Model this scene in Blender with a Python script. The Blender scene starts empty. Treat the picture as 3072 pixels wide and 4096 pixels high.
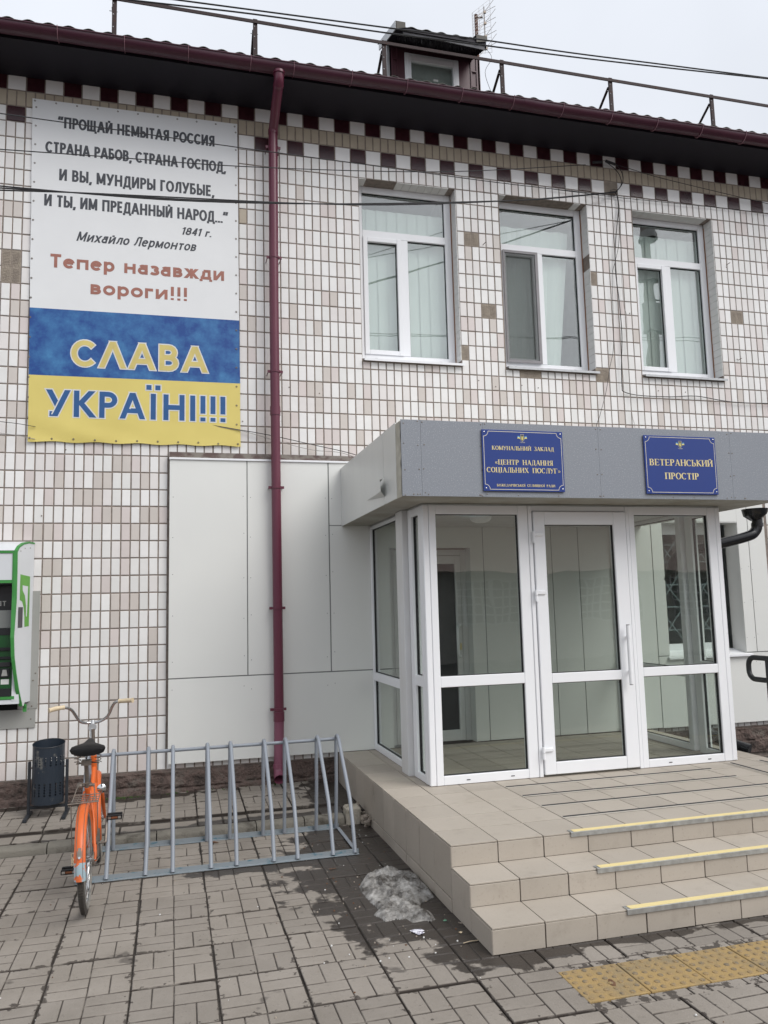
import bpy, math, random
from mathutils import Vector, Matrix, noise
random.seed(7)
PI = math.pi
scn = bpy.context.scene
COL = scn.collection
# ------------------------------------------------------------------ camera
cam_d = bpy.data.cameras.new('camera'); cam = bpy.data.objects.new('camera', cam_d); COL.objects.link(cam)
CAM_R = (((0.9659901,-0.006347,-0.2585012),(-0.2573452,-0.1211418,-0.958696),(-0.0252304,0.9926149,-0.1186551)))
cam.matrix_world = Matrix.Translation((1.6042387,-8.0288989,1.8040895)) @ Matrix(CAM_R).to_4x4()
cam_d.lens = 27.9266; cam_d.sensor_width = 36; cam_d.clip_end = 600; cam_d.clip_start = .05
scn.camera = cam
# ------------------------------------------------------------------ sky, sun, exposure
SUN_EL, SUN_AZ = math.radians(46), math.radians(140)
w = bpy.data.worlds.new('World'); scn.world = w; w.use_nodes = True
nt = w.node_tree; nt.nodes.clear()
N = nt.nodes.new
sky = N('ShaderNodeTexSky'); sky.sky_type = 'NISHITA'; sky.sun_disc = False
sky.sun_elevation = SUN_EL; sky.sun_rotation = SUN_AZ; sky.air_density = 1.0; sky.dust_density = 6.0; sky.ozone_density = 1.0
hs = N('ShaderNodeHueSaturation'); hs.inputs['Saturation'].default_value = .22
mx = N('ShaderNodeMixRGB'); mx.inputs[0].default_value = .8; mx.inputs[2].default_value = (7.05, 7.4, 8.05, 1)
tc = N('ShaderNodeTexCoord'); nz = N('ShaderNodeTexNoise'); nz.inputs['Scale'].default_value = 2.2; nz.inputs['Detail'].default_value = 4
mr = N('ShaderNodeMapRange'); mr.inputs[1].default_value = .3; mr.inputs[2].default_value = .7; mr.inputs[3].default_value = .90; mr.inputs[4].default_value = 1.05
ml = N('ShaderNodeVectorMath'); ml.operation = 'SCALE'
bg = N('ShaderNodeBackground'); bg.inputs[1].default_value = .103
ow = N('ShaderNodeOutputWorld')
L = nt.links.new
L(sky.outputs[0], hs.inputs['Color']); L(hs.outputs[0], mx.inputs[1]); L(tc.outputs['Generated'], nz.inputs['Vector'])
L(nz.outputs[0], mr.inputs[0]); L(mx.outputs[0], ml.inputs[0]); L(mr.outputs[0], ml.inputs['Scale'])
L(ml.outputs[0], bg.inputs[0]); L(bg.outputs[0], ow.inputs[0])
sd = bpy.data.lights.new('sun', 'SUN'); sd.energy = 1.5; sd.angle = math.radians(40); sd.color = (1, .97, .93)
sun = bpy.data.objects.new('sun', sd); COL.objects.link(sun)
sdir = Vector((math.sin(SUN_AZ) * math.cos(SUN_EL), math.cos(SUN_AZ) * math.cos(SUN_EL), math.sin(SUN_EL)))
sun.rotation_euler = sdir.to_track_quat('Z', 'Y').to_euler()
scn.view_settings.view_transform = 'Standard'; scn.view_settings.look = 'None'
scn.view_settings.exposure = 0.45; scn.view_settings.gamma = 1
scn.view_settings.use_curve_mapping = False
scn.cycles.max_bounces = 10; scn.cycles.transparent_max_bounces = 24

# ------------------------------------------------------------------ materials
def base_mat(name):
    m = bpy.data.materials.new(name); m.use_nodes = True
    return m, m.node_tree, m.node_tree.nodes['Principled BSDF']
def mat(name, col, rough=.6, col2=None, scale=8, amt=.5, bump=0, bscale=60, metal=0, spec=.5, rnd=0, coat=0, detail=4, stretch=None, r2=None):
    """col..col2 mixed by noise in object-independent position space; rnd = brightness change from object to object"""
    m, t, p = base_mat(name)
    N = t.nodes.new; L = t.links.new
    p.inputs['Roughness'].default_value = rough; p.inputs['Metallic'].default_value = metal
    p.inputs['Specular IOR Level'].default_value = spec; p.inputs['Coat Weight'].default_value = coat
    g = N('ShaderNodeNewGeometry'); vec = g.outputs['Position']
    if stretch:
        mp = N('ShaderNodeMapping'); mp.inputs['Scale'].default_value = stretch; L(vec, mp.inputs[0]); vec = mp.outputs[0]
    n = N('ShaderNodeTexNoise'); n.inputs['Scale'].default_value = scale; n.inputs['Detail'].default_value = detail
    L(vec, n.inputs['Vector'])
    r = N('ShaderNodeMapRange'); r.inputs[1].default_value = .5 - .25 / max(amt, .01) * .5; r.inputs[2].default_value = .5 + .25 / max(amt, .01) * .5
    L(n.outputs[0], r.inputs[0])
    mix = N('ShaderNodeMixRGB'); c2 = col2 or tuple(c * .8 for c in col)
    mix.inputs[1].default_value = (*col, 1); mix.inputs[2].default_value = (*c2, 1)
    L(r.outputs[0], mix.inputs[0]); out = mix.outputs[0]
    if rnd:
        oi = N('ShaderNodeObjectInfo'); q = N('ShaderNodeMapRange'); q.inputs[3].default_value = 1 - rnd; q.inputs[4].default_value = 1 + rnd
        L(oi.outputs['Random'], q.inputs[0]); s = N('ShaderNodeVectorMath'); s.operation = 'SCALE'
        L(out, s.inputs[0]); L(q.outputs[0], s.inputs['Scale']); out = s.outputs[0]
    L(out, p.inputs['Base Color'])
    if r2 is not None:
        q = N('ShaderNodeMapRange'); q.inputs[3].default_value = rough; q.inputs[4].default_value = r2
        L(r.outputs[0], q.inputs[0]); L(q.outputs[0], p.inputs['Roughness'])
    if bump:
        b = N('ShaderNodeBump'); b.inputs['Strength'].default_value = bump; b.inputs['Distance'].default_value = .01
        n2 = N('ShaderNodeTexNoise'); n2.inputs['Scale'].default_value = bscale; n2.inputs['Detail'].default_value = 5
        L(vec, n2.inputs['Vector']); L(n2.outputs[0], b.inputs['Height']); L(b.outputs[0], p.inputs['Normal'])
    return m
def patchy(name, a, bcol, scale, lo, hi, rough=.6, rough2=.6, extra=None, bump=.3, bscale=80, stretch=None, detail=8, metal=0):
    """two finishes, the second in sharp-edged patches (rust, bare metal, grunge)"""
    m, t, p = base_mat(name); N = t.nodes.new; L = t.links.new
    g = N('ShaderNodeNewGeometry'); vec = g.outputs['Position']
    if stretch:
        mp = N('ShaderNodeMapping'); mp.inputs['Scale'].default_value = stretch; L(vec, mp.inputs[0]); vec = mp.outputs[0]
    n = N('ShaderNodeTexNoise'); n.inputs['Scale'].default_value = scale; n.inputs['Detail'].default_value = detail; n.inputs['Roughness'].default_value = .65
    L(vec, n.inputs['Vector'])
    r = N('ShaderNodeMapRange'); r.inputs[1].default_value = lo; r.inputs[2].default_value = hi; L(n.outputs[0], r.inputs[0])
    mix = N('ShaderNodeMixRGB'); mix.inputs[1].default_value = (*a, 1); mix.inputs[2].default_value = (*bcol, 1)
    L(r.outputs[0], mix.inputs[0]); L(mix.outputs[0], p.inputs['Base Color'])
    q = N('ShaderNodeMapRange'); q.inputs[3].default_value = rough; q.inputs[4].default_value = rough2
    L(r.outputs[0], q.inputs[0]); L(q.outputs[0], p.inputs['Roughness']); p.inputs['Metallic'].default_value = metal
    if bump:
        b = N('ShaderNodeBump'); b.inputs['Strength'].default_value = bump; b.inputs['Distance'].default_value = .01
        n2 = N('ShaderNodeTexNoise'); n2.inputs['Scale'].default_value = bscale; n2.inputs['Detail'].default_value = 6
        L(vec, n2.inputs['Vector']); L(n2.outputs[0], b.inputs['Height']); L(b.outputs[0], p.inputs['Normal'])
    return m
def glass_mat(name, tint, ior, rough=0.0):
    m = bpy.data.materials.new(name); m.use_nodes = True; t = m.node_tree; t.nodes.clear(); N = t.nodes.new; L = t.links.new
    o = N('ShaderNodeOutputMaterial'); mx = N('ShaderNodeMixShader'); tr = N('ShaderNodeBsdfTransparent'); gl = N('ShaderNodeBsdfGlossy')
    tr.inputs[0].default_value = (*tint, 1); gl.inputs['Roughness'].default_value = rough
    nz = N('ShaderNodeTexNoise'); nz.inputs['Scale'].default_value = 1.6; b = N('ShaderNodeBump'); b.inputs['Strength'].default_value = .10; b.inputs['Distance'].default_value = .02
    g = N('ShaderNodeNewGeometry'); L(g.outputs['Position'], nz.inputs['Vector']); L(nz.outputs[0], b.inputs['Height']); L(b.outputs[0], gl.inputs['Normal'])
    dp = N('ShaderNodeVectorMath'); dp.operation = 'DOT_PRODUCT'; L(g.outputs['Incoming'], dp.inputs[0]); L(g.outputs['Normal'], dp.inputs[1])
    def mth(op, x, y=None):
        r = N('ShaderNodeMath'); r.operation = op
        for i, v in enumerate((x, y)):
            if v is None: continue
            if isinstance(v, (int, float)): r.inputs[i].default_value = v
            else: L(v, r.inputs[i])
        return r.outputs[0]
    f = mth('POWER', mth('SUBTRACT', 1.0, mth('ABSOLUTE', dp.outputs['Value'])), 5.0)
    fr = mth('ADD', mth('MULTIPLY', f, 1.0 - ior), ior)
    L(fr, mx.inputs[0]); L(tr.outputs[0], mx.inputs[1]); L(gl.outputs[0], mx.inputs[2]); L(mx.outputs[0], o.inputs[0])
    return m
M = {}
TILE_COLS = {'white': ((.81, .80, .785), (.77, .76, .745)), 'warm': ((.74, .71, .69), (.71, .68, .66)), 'pink': ((.66, .595, .57), (.63, .57, .545)),
             'sand': ((.60, .55, .51), (.575, .53, .49)), 'offwhite': ((.75, .745, .725), (.72, .71, .69)), 'beige': ((.47, .41, .32), (.41, .35, .275)),
             'maroon': ((.028, .007, .011), (.05, .014, .018))}
for k, (c, c2) in TILE_COLS.items():
    M[k] = mat('glazed_tile_' + k, c, .22, c2, scale=7, amt=.7, bump=.05, bscale=25, rnd=.035)
M['mortar'] = mat('tile_mortar', (.30, .25, .215), .95, (.20, .168, .146), scale=22, amt=.6, bump=.6, bscale=120)
M['mortar_light'] = mat('bare_mortar', (.36, .31, .25), .95, (.26, .22, .185), scale=12, amt=.6, bump=.7, bscale=90)
M['clad'] = mat('pale_metal_cladding', (.74, .745, .715), .36, (.71, .715, .69), scale=1.5, amt=.5, bump=.22, bscale=1.7)
M['clad_dark'] = mat('cladding_joint', (.25, .255, .25), .6)
M['pvc'] = mat('white_pvc', (.84, .85, .87), .28, (.82, .83, .85), scale=3, amt=.4)
M['pvc_dirty'] = mat('white_pvc_weathered', (.74, .75, .76), .35, (.62, .61, .59), scale=6, amt=.4, stretch=(1, 1, .25))
M['gasket'] = mat('black_gasket', (.02, .02, .022), .6)
M['paint_grey'] = patchy('blue_grey_fascia_paint', (.225, .243, .273), (.40, .42, .45), 120, .55, .72, .45, .6, bump=.15, bscale=200, detail=2)
M['canopy_side'] = mat('canopy_side_metal', (.68, .69, .665), .35, (.60, .61, .585), scale=3, amt=.5, stretch=(1, 1, .3))
M['foam'] = mat('raw_strip', (.52, .50, .43), .8, (.40, .38, .32), scale=14, amt=.6, bump=.3)
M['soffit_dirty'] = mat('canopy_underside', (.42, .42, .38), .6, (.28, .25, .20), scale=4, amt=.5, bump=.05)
M['burgundy'] = mat('burgundy_pipe', (.105, .016, .038), .33, (.13, .028, .05), scale=3, amt=.5, stretch=(1, 1, .4))
M['burgundy_fade'] = mat('faded_burgundy_pipe', (.15, .035, .07), .45, (.24, .09, .13), scale=5, amt=.6, stretch=(1, 1, .3))
M['gutter'] = mat('gutter_burgundy', (.055, .012, .027), .34, (.068, .018, .032), scale=2, amt=.5, stretch=(.4, 1, 1))
M['bracket'] = mat('gutter_bracket', (.30, .16, .19), .4)
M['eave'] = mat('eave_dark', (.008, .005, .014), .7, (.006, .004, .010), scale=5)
M['roof'] = mat('dark_roof_sheet', (.045, .038, .035), .6, (.07, .065, .045), scale=9, amt=.6)
M['rail_brown'] = patchy('brown_rail_paint', (.030, .016, .016), (.08, .035, .025), 14, .60, .68, .75, .9)
M['dormer'] = mat('dormer_metal', (.085, .030, .040), .45, (.06, .022, .03), scale=5)
M['galv'] = mat('galvanised_metal', (.48, .49, .50), .42, (.38, .39, .40), scale=18, amt=.5, metal=.4)
M['alu'] = mat('aluminium_nosing', (.48, .49, .48), .42, (.30, .30, .29), scale=25, amt=.5, metal=.5)
M['nosing_yellow'] = patchy('yellow_grip_tape', (.80, .66, .32), (.35, .30, .20), 26, .66, .70, .8, .9, bump=.5, bscale=400)
M['porcelain'] = mat('beige_floor_tile', (.395, .345, .285), .62, (.355, .305, .25), scale=3.2, amt=.5, bump=.06, bscale=250, rnd=.05, spec=.3)
M['grout'] = mat('dark_grout', (.12, .10, .085), .95)
M['black_strip'] = mat('black_rubber_strip', (.02, .022, .026), .75)
M['chrome'] = mat('chrome', (.70, .70, .70), .16, (.5, .5, .5), scale=30, metal=1)
M['steel_dull'] = mat('dull_steel', (.16, .15, .14), .5, (.25, .2, .16), scale=40, metal=.6)
M['cream'] = mat('cream_grip', (.66, .55, .38), .5, (.55, .44, .29), scale=30)
M['rubber'] = mat('tyre_rubber', (.045, .040, .036), .85, (.075, .066, .056), scale=60, bump=.4, bscale=300)
M['whitewall'] = mat('grey_tyre_side', (.25, .24, .215), .7, (.14, .13, .12), scale=30)
M['saddle'] = mat('saddle_vinyl', (.006, .006, .007), .5, (.012, .012, .013), scale=20, bump=.1, spec=.2)
M['orange'] = patchy('orange_bicycle_paint', (.62, .12, .022), (.25, .08, .04), 55, .655, .69, .38, .75, bump=.05)
M['orange_worn'] = patchy('worn_orange_paint', (.66, .15, .045), (.30, .40, .44), 24, .49, .51, .45, .7, bump=.1)
M['rack_grey'] = patchy('grey_rack_paint', (.245, .27, .305), (.10, .075, .055), 60, .70, .73, .42, .8, bump=.08)
M['rack_blue'] = patchy('blue_grey_rack_base', (.235, .265, .285), (.06, .16, .21), 9, .56, .66, .5, .7, stretch=(1, 3, 3))
M['bin'] = patchy('dark_blue_bin_paint', (.018, .026, .038), (.15, .145, .13), 7, .58, .66, .4, .6, bump=.05)
M['bin_frame'] = mat('bin_frame_paint', (.017, .021, .028), .45, (.03, .033, .038), scale=20)
M['hole'] = mat('dark_opening', (.004, .004, .005), .9)
M['atm_green'] = mat('atm_green', (.055, .27, .06), .35, (.04, .22, .05), scale=6)
M['atm_dkgreen'] = mat('atm_dark_green', (.012, .085, .022), .35)
M['atm_white'] = mat('atm_white', (.66, .68, .70), .35, (.60, .62, .64), scale=4, stretch=(1, 1, .3))
M['atm_grey'] = mat('atm_grey_surround', (.36, .36, .34), .5, (.31, .31, .29), scale=3)
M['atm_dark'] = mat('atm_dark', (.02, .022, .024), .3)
M['logo_green'] = mat('logo_green', (.13, .38, .06), .4)
M['logo_grey'] = mat('logo_grey', (.075, .072, .08), .4)
M['sign_blue'] = mat('sign_blue', (.007, .032, .20), .16, (.008, .036, .215), scale=2)
M['gold'] = mat('sign_gold', (.78, .66, .33), .45)
M['cream_line'] = mat('sign_line', (.72, .68, .58), .45)
M['banner_white'] = mat('banner_white_vinyl', (.76, .77, .775), .42, (.73, .74, .745), scale=3, bump=.12, bscale=6)
M['banner_blue'] = patchy('banner_blue_print', (.004, .055, .25), (.05, .21, .44), 5.0, .40, .72, .42, .42, bump=.12, bscale=7, detail=12)
M['banner_yellow'] = mat('banner_yellow_print', (.72, .60, .175), .42, (.66, .54, .15), scale=2.5, bump=.12, bscale=7)
M['print_dark'] = mat('print_charcoal', (.052, .056, .068), .45)
M['print_terra'] = mat('print_terracotta', (.37, .15, .11), .45)
M['print_yellow'] = mat('print_yellow', (.68, .56, .19), .45)
M['print_blue'] = mat('print_blue', (.018, .10, .29), .45)
M['print_white'] = mat('print_white', (.74, .74, .72), .45)
M['flag_blue'] = mat('flag_blue', (.10, .32, .62), .4); M['flag_yellow'] = mat('flag_yellow', (.85, .75, .22), .4); M['shield'] = mat('shield_navy', (.01, .02, .05), .4)
M['cable'] = mat('black_cable', (.012, .012, .014), .5); M['cable_grey'] = mat('grey_cable', (.35, .33, .31), .6)
M['blind'] = mat('pale_blind_fabric', (.74, .78, .75), .8, (.70, .74, .715), scale=3)
M['mesh_grey'] = mat('insect_screen', (.16, .175, .17), .7)
M['room'] = mat('dim_room', (.62, .63, .62), .9)
M['black_gloss'] = mat('black_pipe_paint', (.012, .013, .016), .25)
M['black_matt'] = mat('black_handrail_paint', (.014, .016, .018), .45, (.025, .028, .03), scale=15)
M['soil'] = mat('wet_soil', (.035, .028, .022), .55, (.06, .05, .04), scale=20, bump=1, bscale=60)
M['asphalt'] = mat('asphalt', (.06, .058, .056), .9, (.045, .044, .043), scale=40, bump=.4, bscale=200)
M['far_wall'] = mat('far_wall_paint', (.70, .67, .62), .8); M['far_roof'] = mat('far_roof_sheet', (.36, .21, .18), .6)
M['leaf_dead'] = mat('dead_leaf', (.10, .045, .02), .8, (.16, .08, .04), scale=60)
M['paper'] = patchy('torn_paper_print', (.72, .72, .78), (.25, .24, .30), 60, .5, .54, .8, .8)
M['greenbit'] = mat('green_scrap', (.12, .28, .18), .6); M['moss'] = mat('moss', (.03, .06, .012), .95, (.05, .08, .02), scale=60, bump=1)
M['sticker_b'] = mat('sticker_blue', (.10, .42, .62), .5); M['sticker_y'] = mat('sticker_yellow', (.75, .70, .12), .5)
M['glass_up'] = glass_mat('upper_window_glass', (.95, .985, .97), .19)
M['glass_porch'] = glass_mat('porch_glass', (.895, .92, .90), .048)
M['glass_dark'] = glass_mat('dark_door_glass', (.70, .74, .74), .05)

def pave_mat(name, wetzone):
    m, t, p = base_mat(name); N = t.nodes.new; L = t.links.new
    g = N('ShaderNodeNewGeometry'); pos = g.outputs['Position']; oi = N('ShaderNodeObjectInfo')
    def noi(sc, det=6, rough=.6, st=None):
        n = N('ShaderNodeTexNoise'); n.inputs['Scale'].default_value = sc; n.inputs['Detail'].default_value = det; n.inputs['Roughness'].default_value = rough
        L(pos, n.inputs['Vector']); return n.outputs[0]
    def rng(v, a, b_, c, d):
        r = N('ShaderNodeMapRange'); r.inputs[1].default_value = a; r.inputs[2].default_value = b_; r.inputs[3].default_value = c; r.inputs[4].default_value = d
        L(v, r.inputs[0]); return r.outputs[0]
    def mth(op, a, b_=None):
        r = N('ShaderNodeMath'); r.operation = op
        for i, v in enumerate((a, b_)):
            if v is None: continue
            if isinstance(v, (int, float)): r.inputs[i].default_value = v
            else: L(v, r.inputs[i])
        return r.outputs[0]
    def mixc(f, a, b_):
        r = N('ShaderNodeMixRGB')
        if isinstance(a, tuple): r.inputs[1].default_value = (*a, 1)
        else: L(a, r.inputs[1])
        if isinstance(b_, tuple): r.inputs[2].default_value = (*b_, 1)
        else: L(b_, r.inputs[2])
        L(f, r.inputs[0]); return r.outputs[0]
    col = mixc(rng(noi(2.2), .35, .65, 0, 1), (.226, .200, .170), (.280, .250, .217))
    col = mixc(rng(noi(45, 8, .7), .56, .72, 0, .55), col, (.135, .115, .10))          # gritty speckle
    col = mixc(rng(noi(130, 3, .6), .62, .72, 0, .6), col, (.36, .33, .30))
    s = N('ShaderNodeVectorMath'); s.operation = 'SCALE'; L(col, s.inputs[0]); L(rng(oi.outputs['Random'], 0, 1, .90, 1.09), s.inputs['Scale']); col = s.outputs[0]
    # damp patches: distance to a few ellipses, broken up by noise
    wet = None
    for cx, cy, rx, ry in wetzone:
        mp = N('ShaderNodeMapping'); mp.vector_type = 'POINT'
        mp.inputs['Location'].default_value = (-cx / rx, -cy / ry, 0); mp.inputs['Scale'].default_value = (1 / rx, 1 / ry, 0)
        L(pos, mp.inputs[0]); ln = N('ShaderNodeVectorMath'); ln.operation = 'LENGTH'; L(mp.outputs[0], ln.inputs[0])
        v = mth('SUBTRACT', 1.0, ln.outputs['Value']); wet = v if wet is None else mth('MAXIMUM', wet, v)
    if wet is not None:
        wet = mth('MAXIMUM', wet, -1.0)
        n1 = rng(noi(5.5, 5, .55), .3, .7, -.42, .42)
        w1 = rng(mth('ADD', wet, n1), -.06, .05, 0, 1)
    sp = rng(noi(3.1, 4, .5), .67, .70, 0, .6)                                         # stray damp spots
    w1 = mth('MAXIMUM', w1, sp) if wet is not None else sp
    # low ground (grooves and joints) collects dark dirt
    tcn = N('ShaderNodeTexCoord'); sx = N('ShaderNodeSeparateXYZ'); L(tcn.outputs['Object'], sx.inputs[0])
    dirt = rng(sx.outputs[2], -.0042, -.0006, 1, 0)
    dirt = mth('MULTIPLY', dirt, rng(noi(7, 4), .36, .50, .35, 1))
    ab = N('ShaderNodeVectorMath'); ab.operation = 'ABSOLUTE'; L(tcn.outputs['Object'], ab.inputs[0]); s2 = N('ShaderNodeSeparateXYZ'); L(ab.outputs[0], s2.inputs[0])
    brd = mth('MAXIMUM', mth('MULTIPLY', s2.outputs[0], 1 / .2032), mth('MULTIPLY', s2.outputs[1], 1 / .2107))
    brd = mth('ADD', rng(brd, .80, 1.0, 0, .5), rng(noi(16, 6, .6), .35, .75, -.5, .62))
    dirt = mth('MAXIMUM', dirt, rng(brd, .42, .50, 0, .85))
    ln_ = rng(noi(6, 5, .6), .30, .48, .35, 1)
    col = mixc(dirt, col, (.040, .031, .025))
    col = mixc(mth('MULTIPLY', w1, .95), col, (.036, .029, .024))
    L(col, p.inputs['Base Color']); L(rng(w1, 0, 1, .88, .42), p.inputs['Roughness'])
    b = N('ShaderNodeBump'); b.inputs['Strength'].default_value = .55; b.inputs['Distance'].default_value = .006
    L(noi(90, 8, .7), b.inputs['Height']); L(b.outputs[0], p.inputs['Normal'])
    return m
WET = [(3.0, -1.7, .46, .50), (3.05, -2.4, .66, .85), (3.05, -3.1, .58, .62), (3.2, -3.65, .30, .42), (3.45, -4.0, .32, .14), (3.1, -3.55, .30, .22), (4.0, -3.98, .55, .07), (2.2, -2.12, .55, .10), (5.1, -3.98, .6, .07)]
M['pave'] = pave_mat('concrete_paver', WET)
M['pave_up'] = pave_mat('concrete_paver_strip', [(2.3, -1.15, .9, .14), (3.05, -.6, .25, .7), (1.1, -.1, .9, .10), (1.5, -1.14, .8, .08)])
M['kerb'] = patchy('kerb_concrete', (.20, .185, .155), (.08, .07, .056), 6, .50, .66, .9, .9, bump=.8, bscale=90)
M['block'] = patchy('pale_concrete_block', (.42, .385, .32), (.20, .175, .13), 12, .52, .62, .9, .9, bump=.8)
M['tactile'] = patchy('yellow_tactile_concrete', (.36, .245, .10), (.25, .195, .115), 5, .46, .66, .8, .85, bump=.5, bscale=150)
M['tactile_worn'] = patchy('worn_tactile_dome', (.30, .21, .10), (.19, .155, .105), 22, .46, .60, .8, .85, bump=.5, bscale=150)
def porcelain():
    m, t, p = base_mat('beige_floor_tile'); N = t.nodes.new; L = t.links.new
    g = N('ShaderNodeNewGeometry'); pos = g.outputs['Position']; oi = N('ShaderNodeObjectInfo')
    def layer(col, sc, lo, hi, amt, c2, det=6):
        n = N('ShaderNodeTexNoise'); n.inputs['Scale'].default_value = sc; n.inputs['Detail'].default_value = det; n.inputs['Roughness'].default_value = .62; L(pos, n.inputs['Vector'])
        r = N('ShaderNodeMapRange'); r.inputs[1].default_value = lo; r.inputs[2].default_value = hi; r.inputs[4].default_value = amt; L(n.outputs[0], r.inputs[0])
        mx_ = N('ShaderNodeMixRGB'); L(r.outputs[0], mx_.inputs[0]); mx_.inputs[2].default_value = (*c2, 1)
        if isinstance(col, tuple): mx_.inputs[1].default_value = (*col, 1)
        else: L(col, mx_.inputs[1])
        return mx_.outputs[0]
    col = layer((.425, .380, .325), 2.4, .3, .7, 1, (.392, .348, .294))
    col = layer(col, 5.5, .56, .72, .36, (.265, .23, .19), 8)
    col = layer(col, 60, .60, .72, .35, (.25, .21, .17), 3)
    col = layer(col, 420, .50, .75, .30, (.55, .49, .41), 2)
    s = N('ShaderNodeVectorMath'); s.operation = 'SCALE'; q = N('ShaderNodeMapRange'); q.inputs[3].default_value = .93; q.inputs[4].default_value = 1.06
    L(oi.outputs['Random'], q.inputs[0]); L(col, s.inputs[0]); L(q.outputs[0], s.inputs['Scale']); L(s.outputs[0], p.inputs['Base Color'])
    p.inputs['Roughness'].default_value = .6; p.inputs['Specular IOR Level'].default_value = .3
    return m
M['porcelain'] = porcelain()
def plinth_mat():
    m, t, p = base_mat('brown_plinth_stone'); N = t.nodes.new; L = t.links.new
    g = N('ShaderNodeNewGeometry'); n = N('ShaderNodeTexNoise'); n.inputs['Scale'].default_value = 5; n.inputs['Detail'].default_value = 10; n.inputs['Roughness'].default_value = .7
    L(g.outputs['Position'], n.inputs['Vector']); r = N('ShaderNodeValToRGB'); L(n.outputs[0], r.inputs[0])
    e = r.color_ramp.elements; e[0].position = .3; e[0].color = (.035, .027, .024, 1); e[1].position = .7; e[1].color = (.22, .185, .155, 1)
    for po, c in ((.42, (.075, .056, .048)), (.52, (.125, .088, .076)), (.60, (.115, .095, .082))):
        q = e.new(po); q.color = (*c, 1)
    L(r.outputs[0], p.inputs['Base Color']); p.inputs['Roughness'].default_value = .95
    b = N('ShaderNodeBump'); b.inputs['Strength'].default_value = 1; b.inputs['Distance'].default_value = .02; n2 = N('ShaderNodeTexNoise'); n2.inputs['Scale'].default_value = 45; n2.inputs['Detail'].default_value = 8
    L(g.outputs['Position'], n2.inputs['Vector']); L(n2.outputs[0], b.inputs['Height']); L(b.outputs[0], p.inputs['Normal'])
    return m
M['plinth'] = plinth_mat()
def snow_mat():
    m, t, p = base_mat('dirty_snow'); N = t.nodes.new; L = t.links.new
    g = N('ShaderNodeNewGeometry'); n = N('ShaderNodeTexNoise'); n.inputs['Scale'].default_value = 9; n.inputs['Detail'].default_value = 12; n.inputs['Roughness'].default_value = .75
    L(g.outputs['Position'], n.inputs['Vector']); r = N('ShaderNodeValToRGB'); L(n.outputs[0], r.inputs[0])
    e = r.color_ramp.elements; e[0].position = .38; e[0].color = (.04, .034, .028, 1); e[1].position = .70; e[1].color = (.50, .49, .47, 1)
    q = e.new(.52); q.color = (.25, .24, .225, 1)
    L(r.outputs[0], p.inputs['Base Color']); p.inputs['Roughness'].default_value = .45; p.inputs['Subsurface Weight'].default_value = 0
    b = N('ShaderNodeBump'); b.inputs['Strength'].default_value = .35; b.inputs['Distance'].default_value = .006; n2 = N('ShaderNodeTexNoise'); n2.inputs['Scale'].default_value = 90; n2.inputs['Detail'].default_value = 8
    L(g.outputs['Position'], n2.inputs['Vector']); L(n2.outputs[0], b.inputs['Height']); L(b.outputs[0], p.inputs['Normal'])
    return m
M['snow'] = snow_mat()

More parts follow.
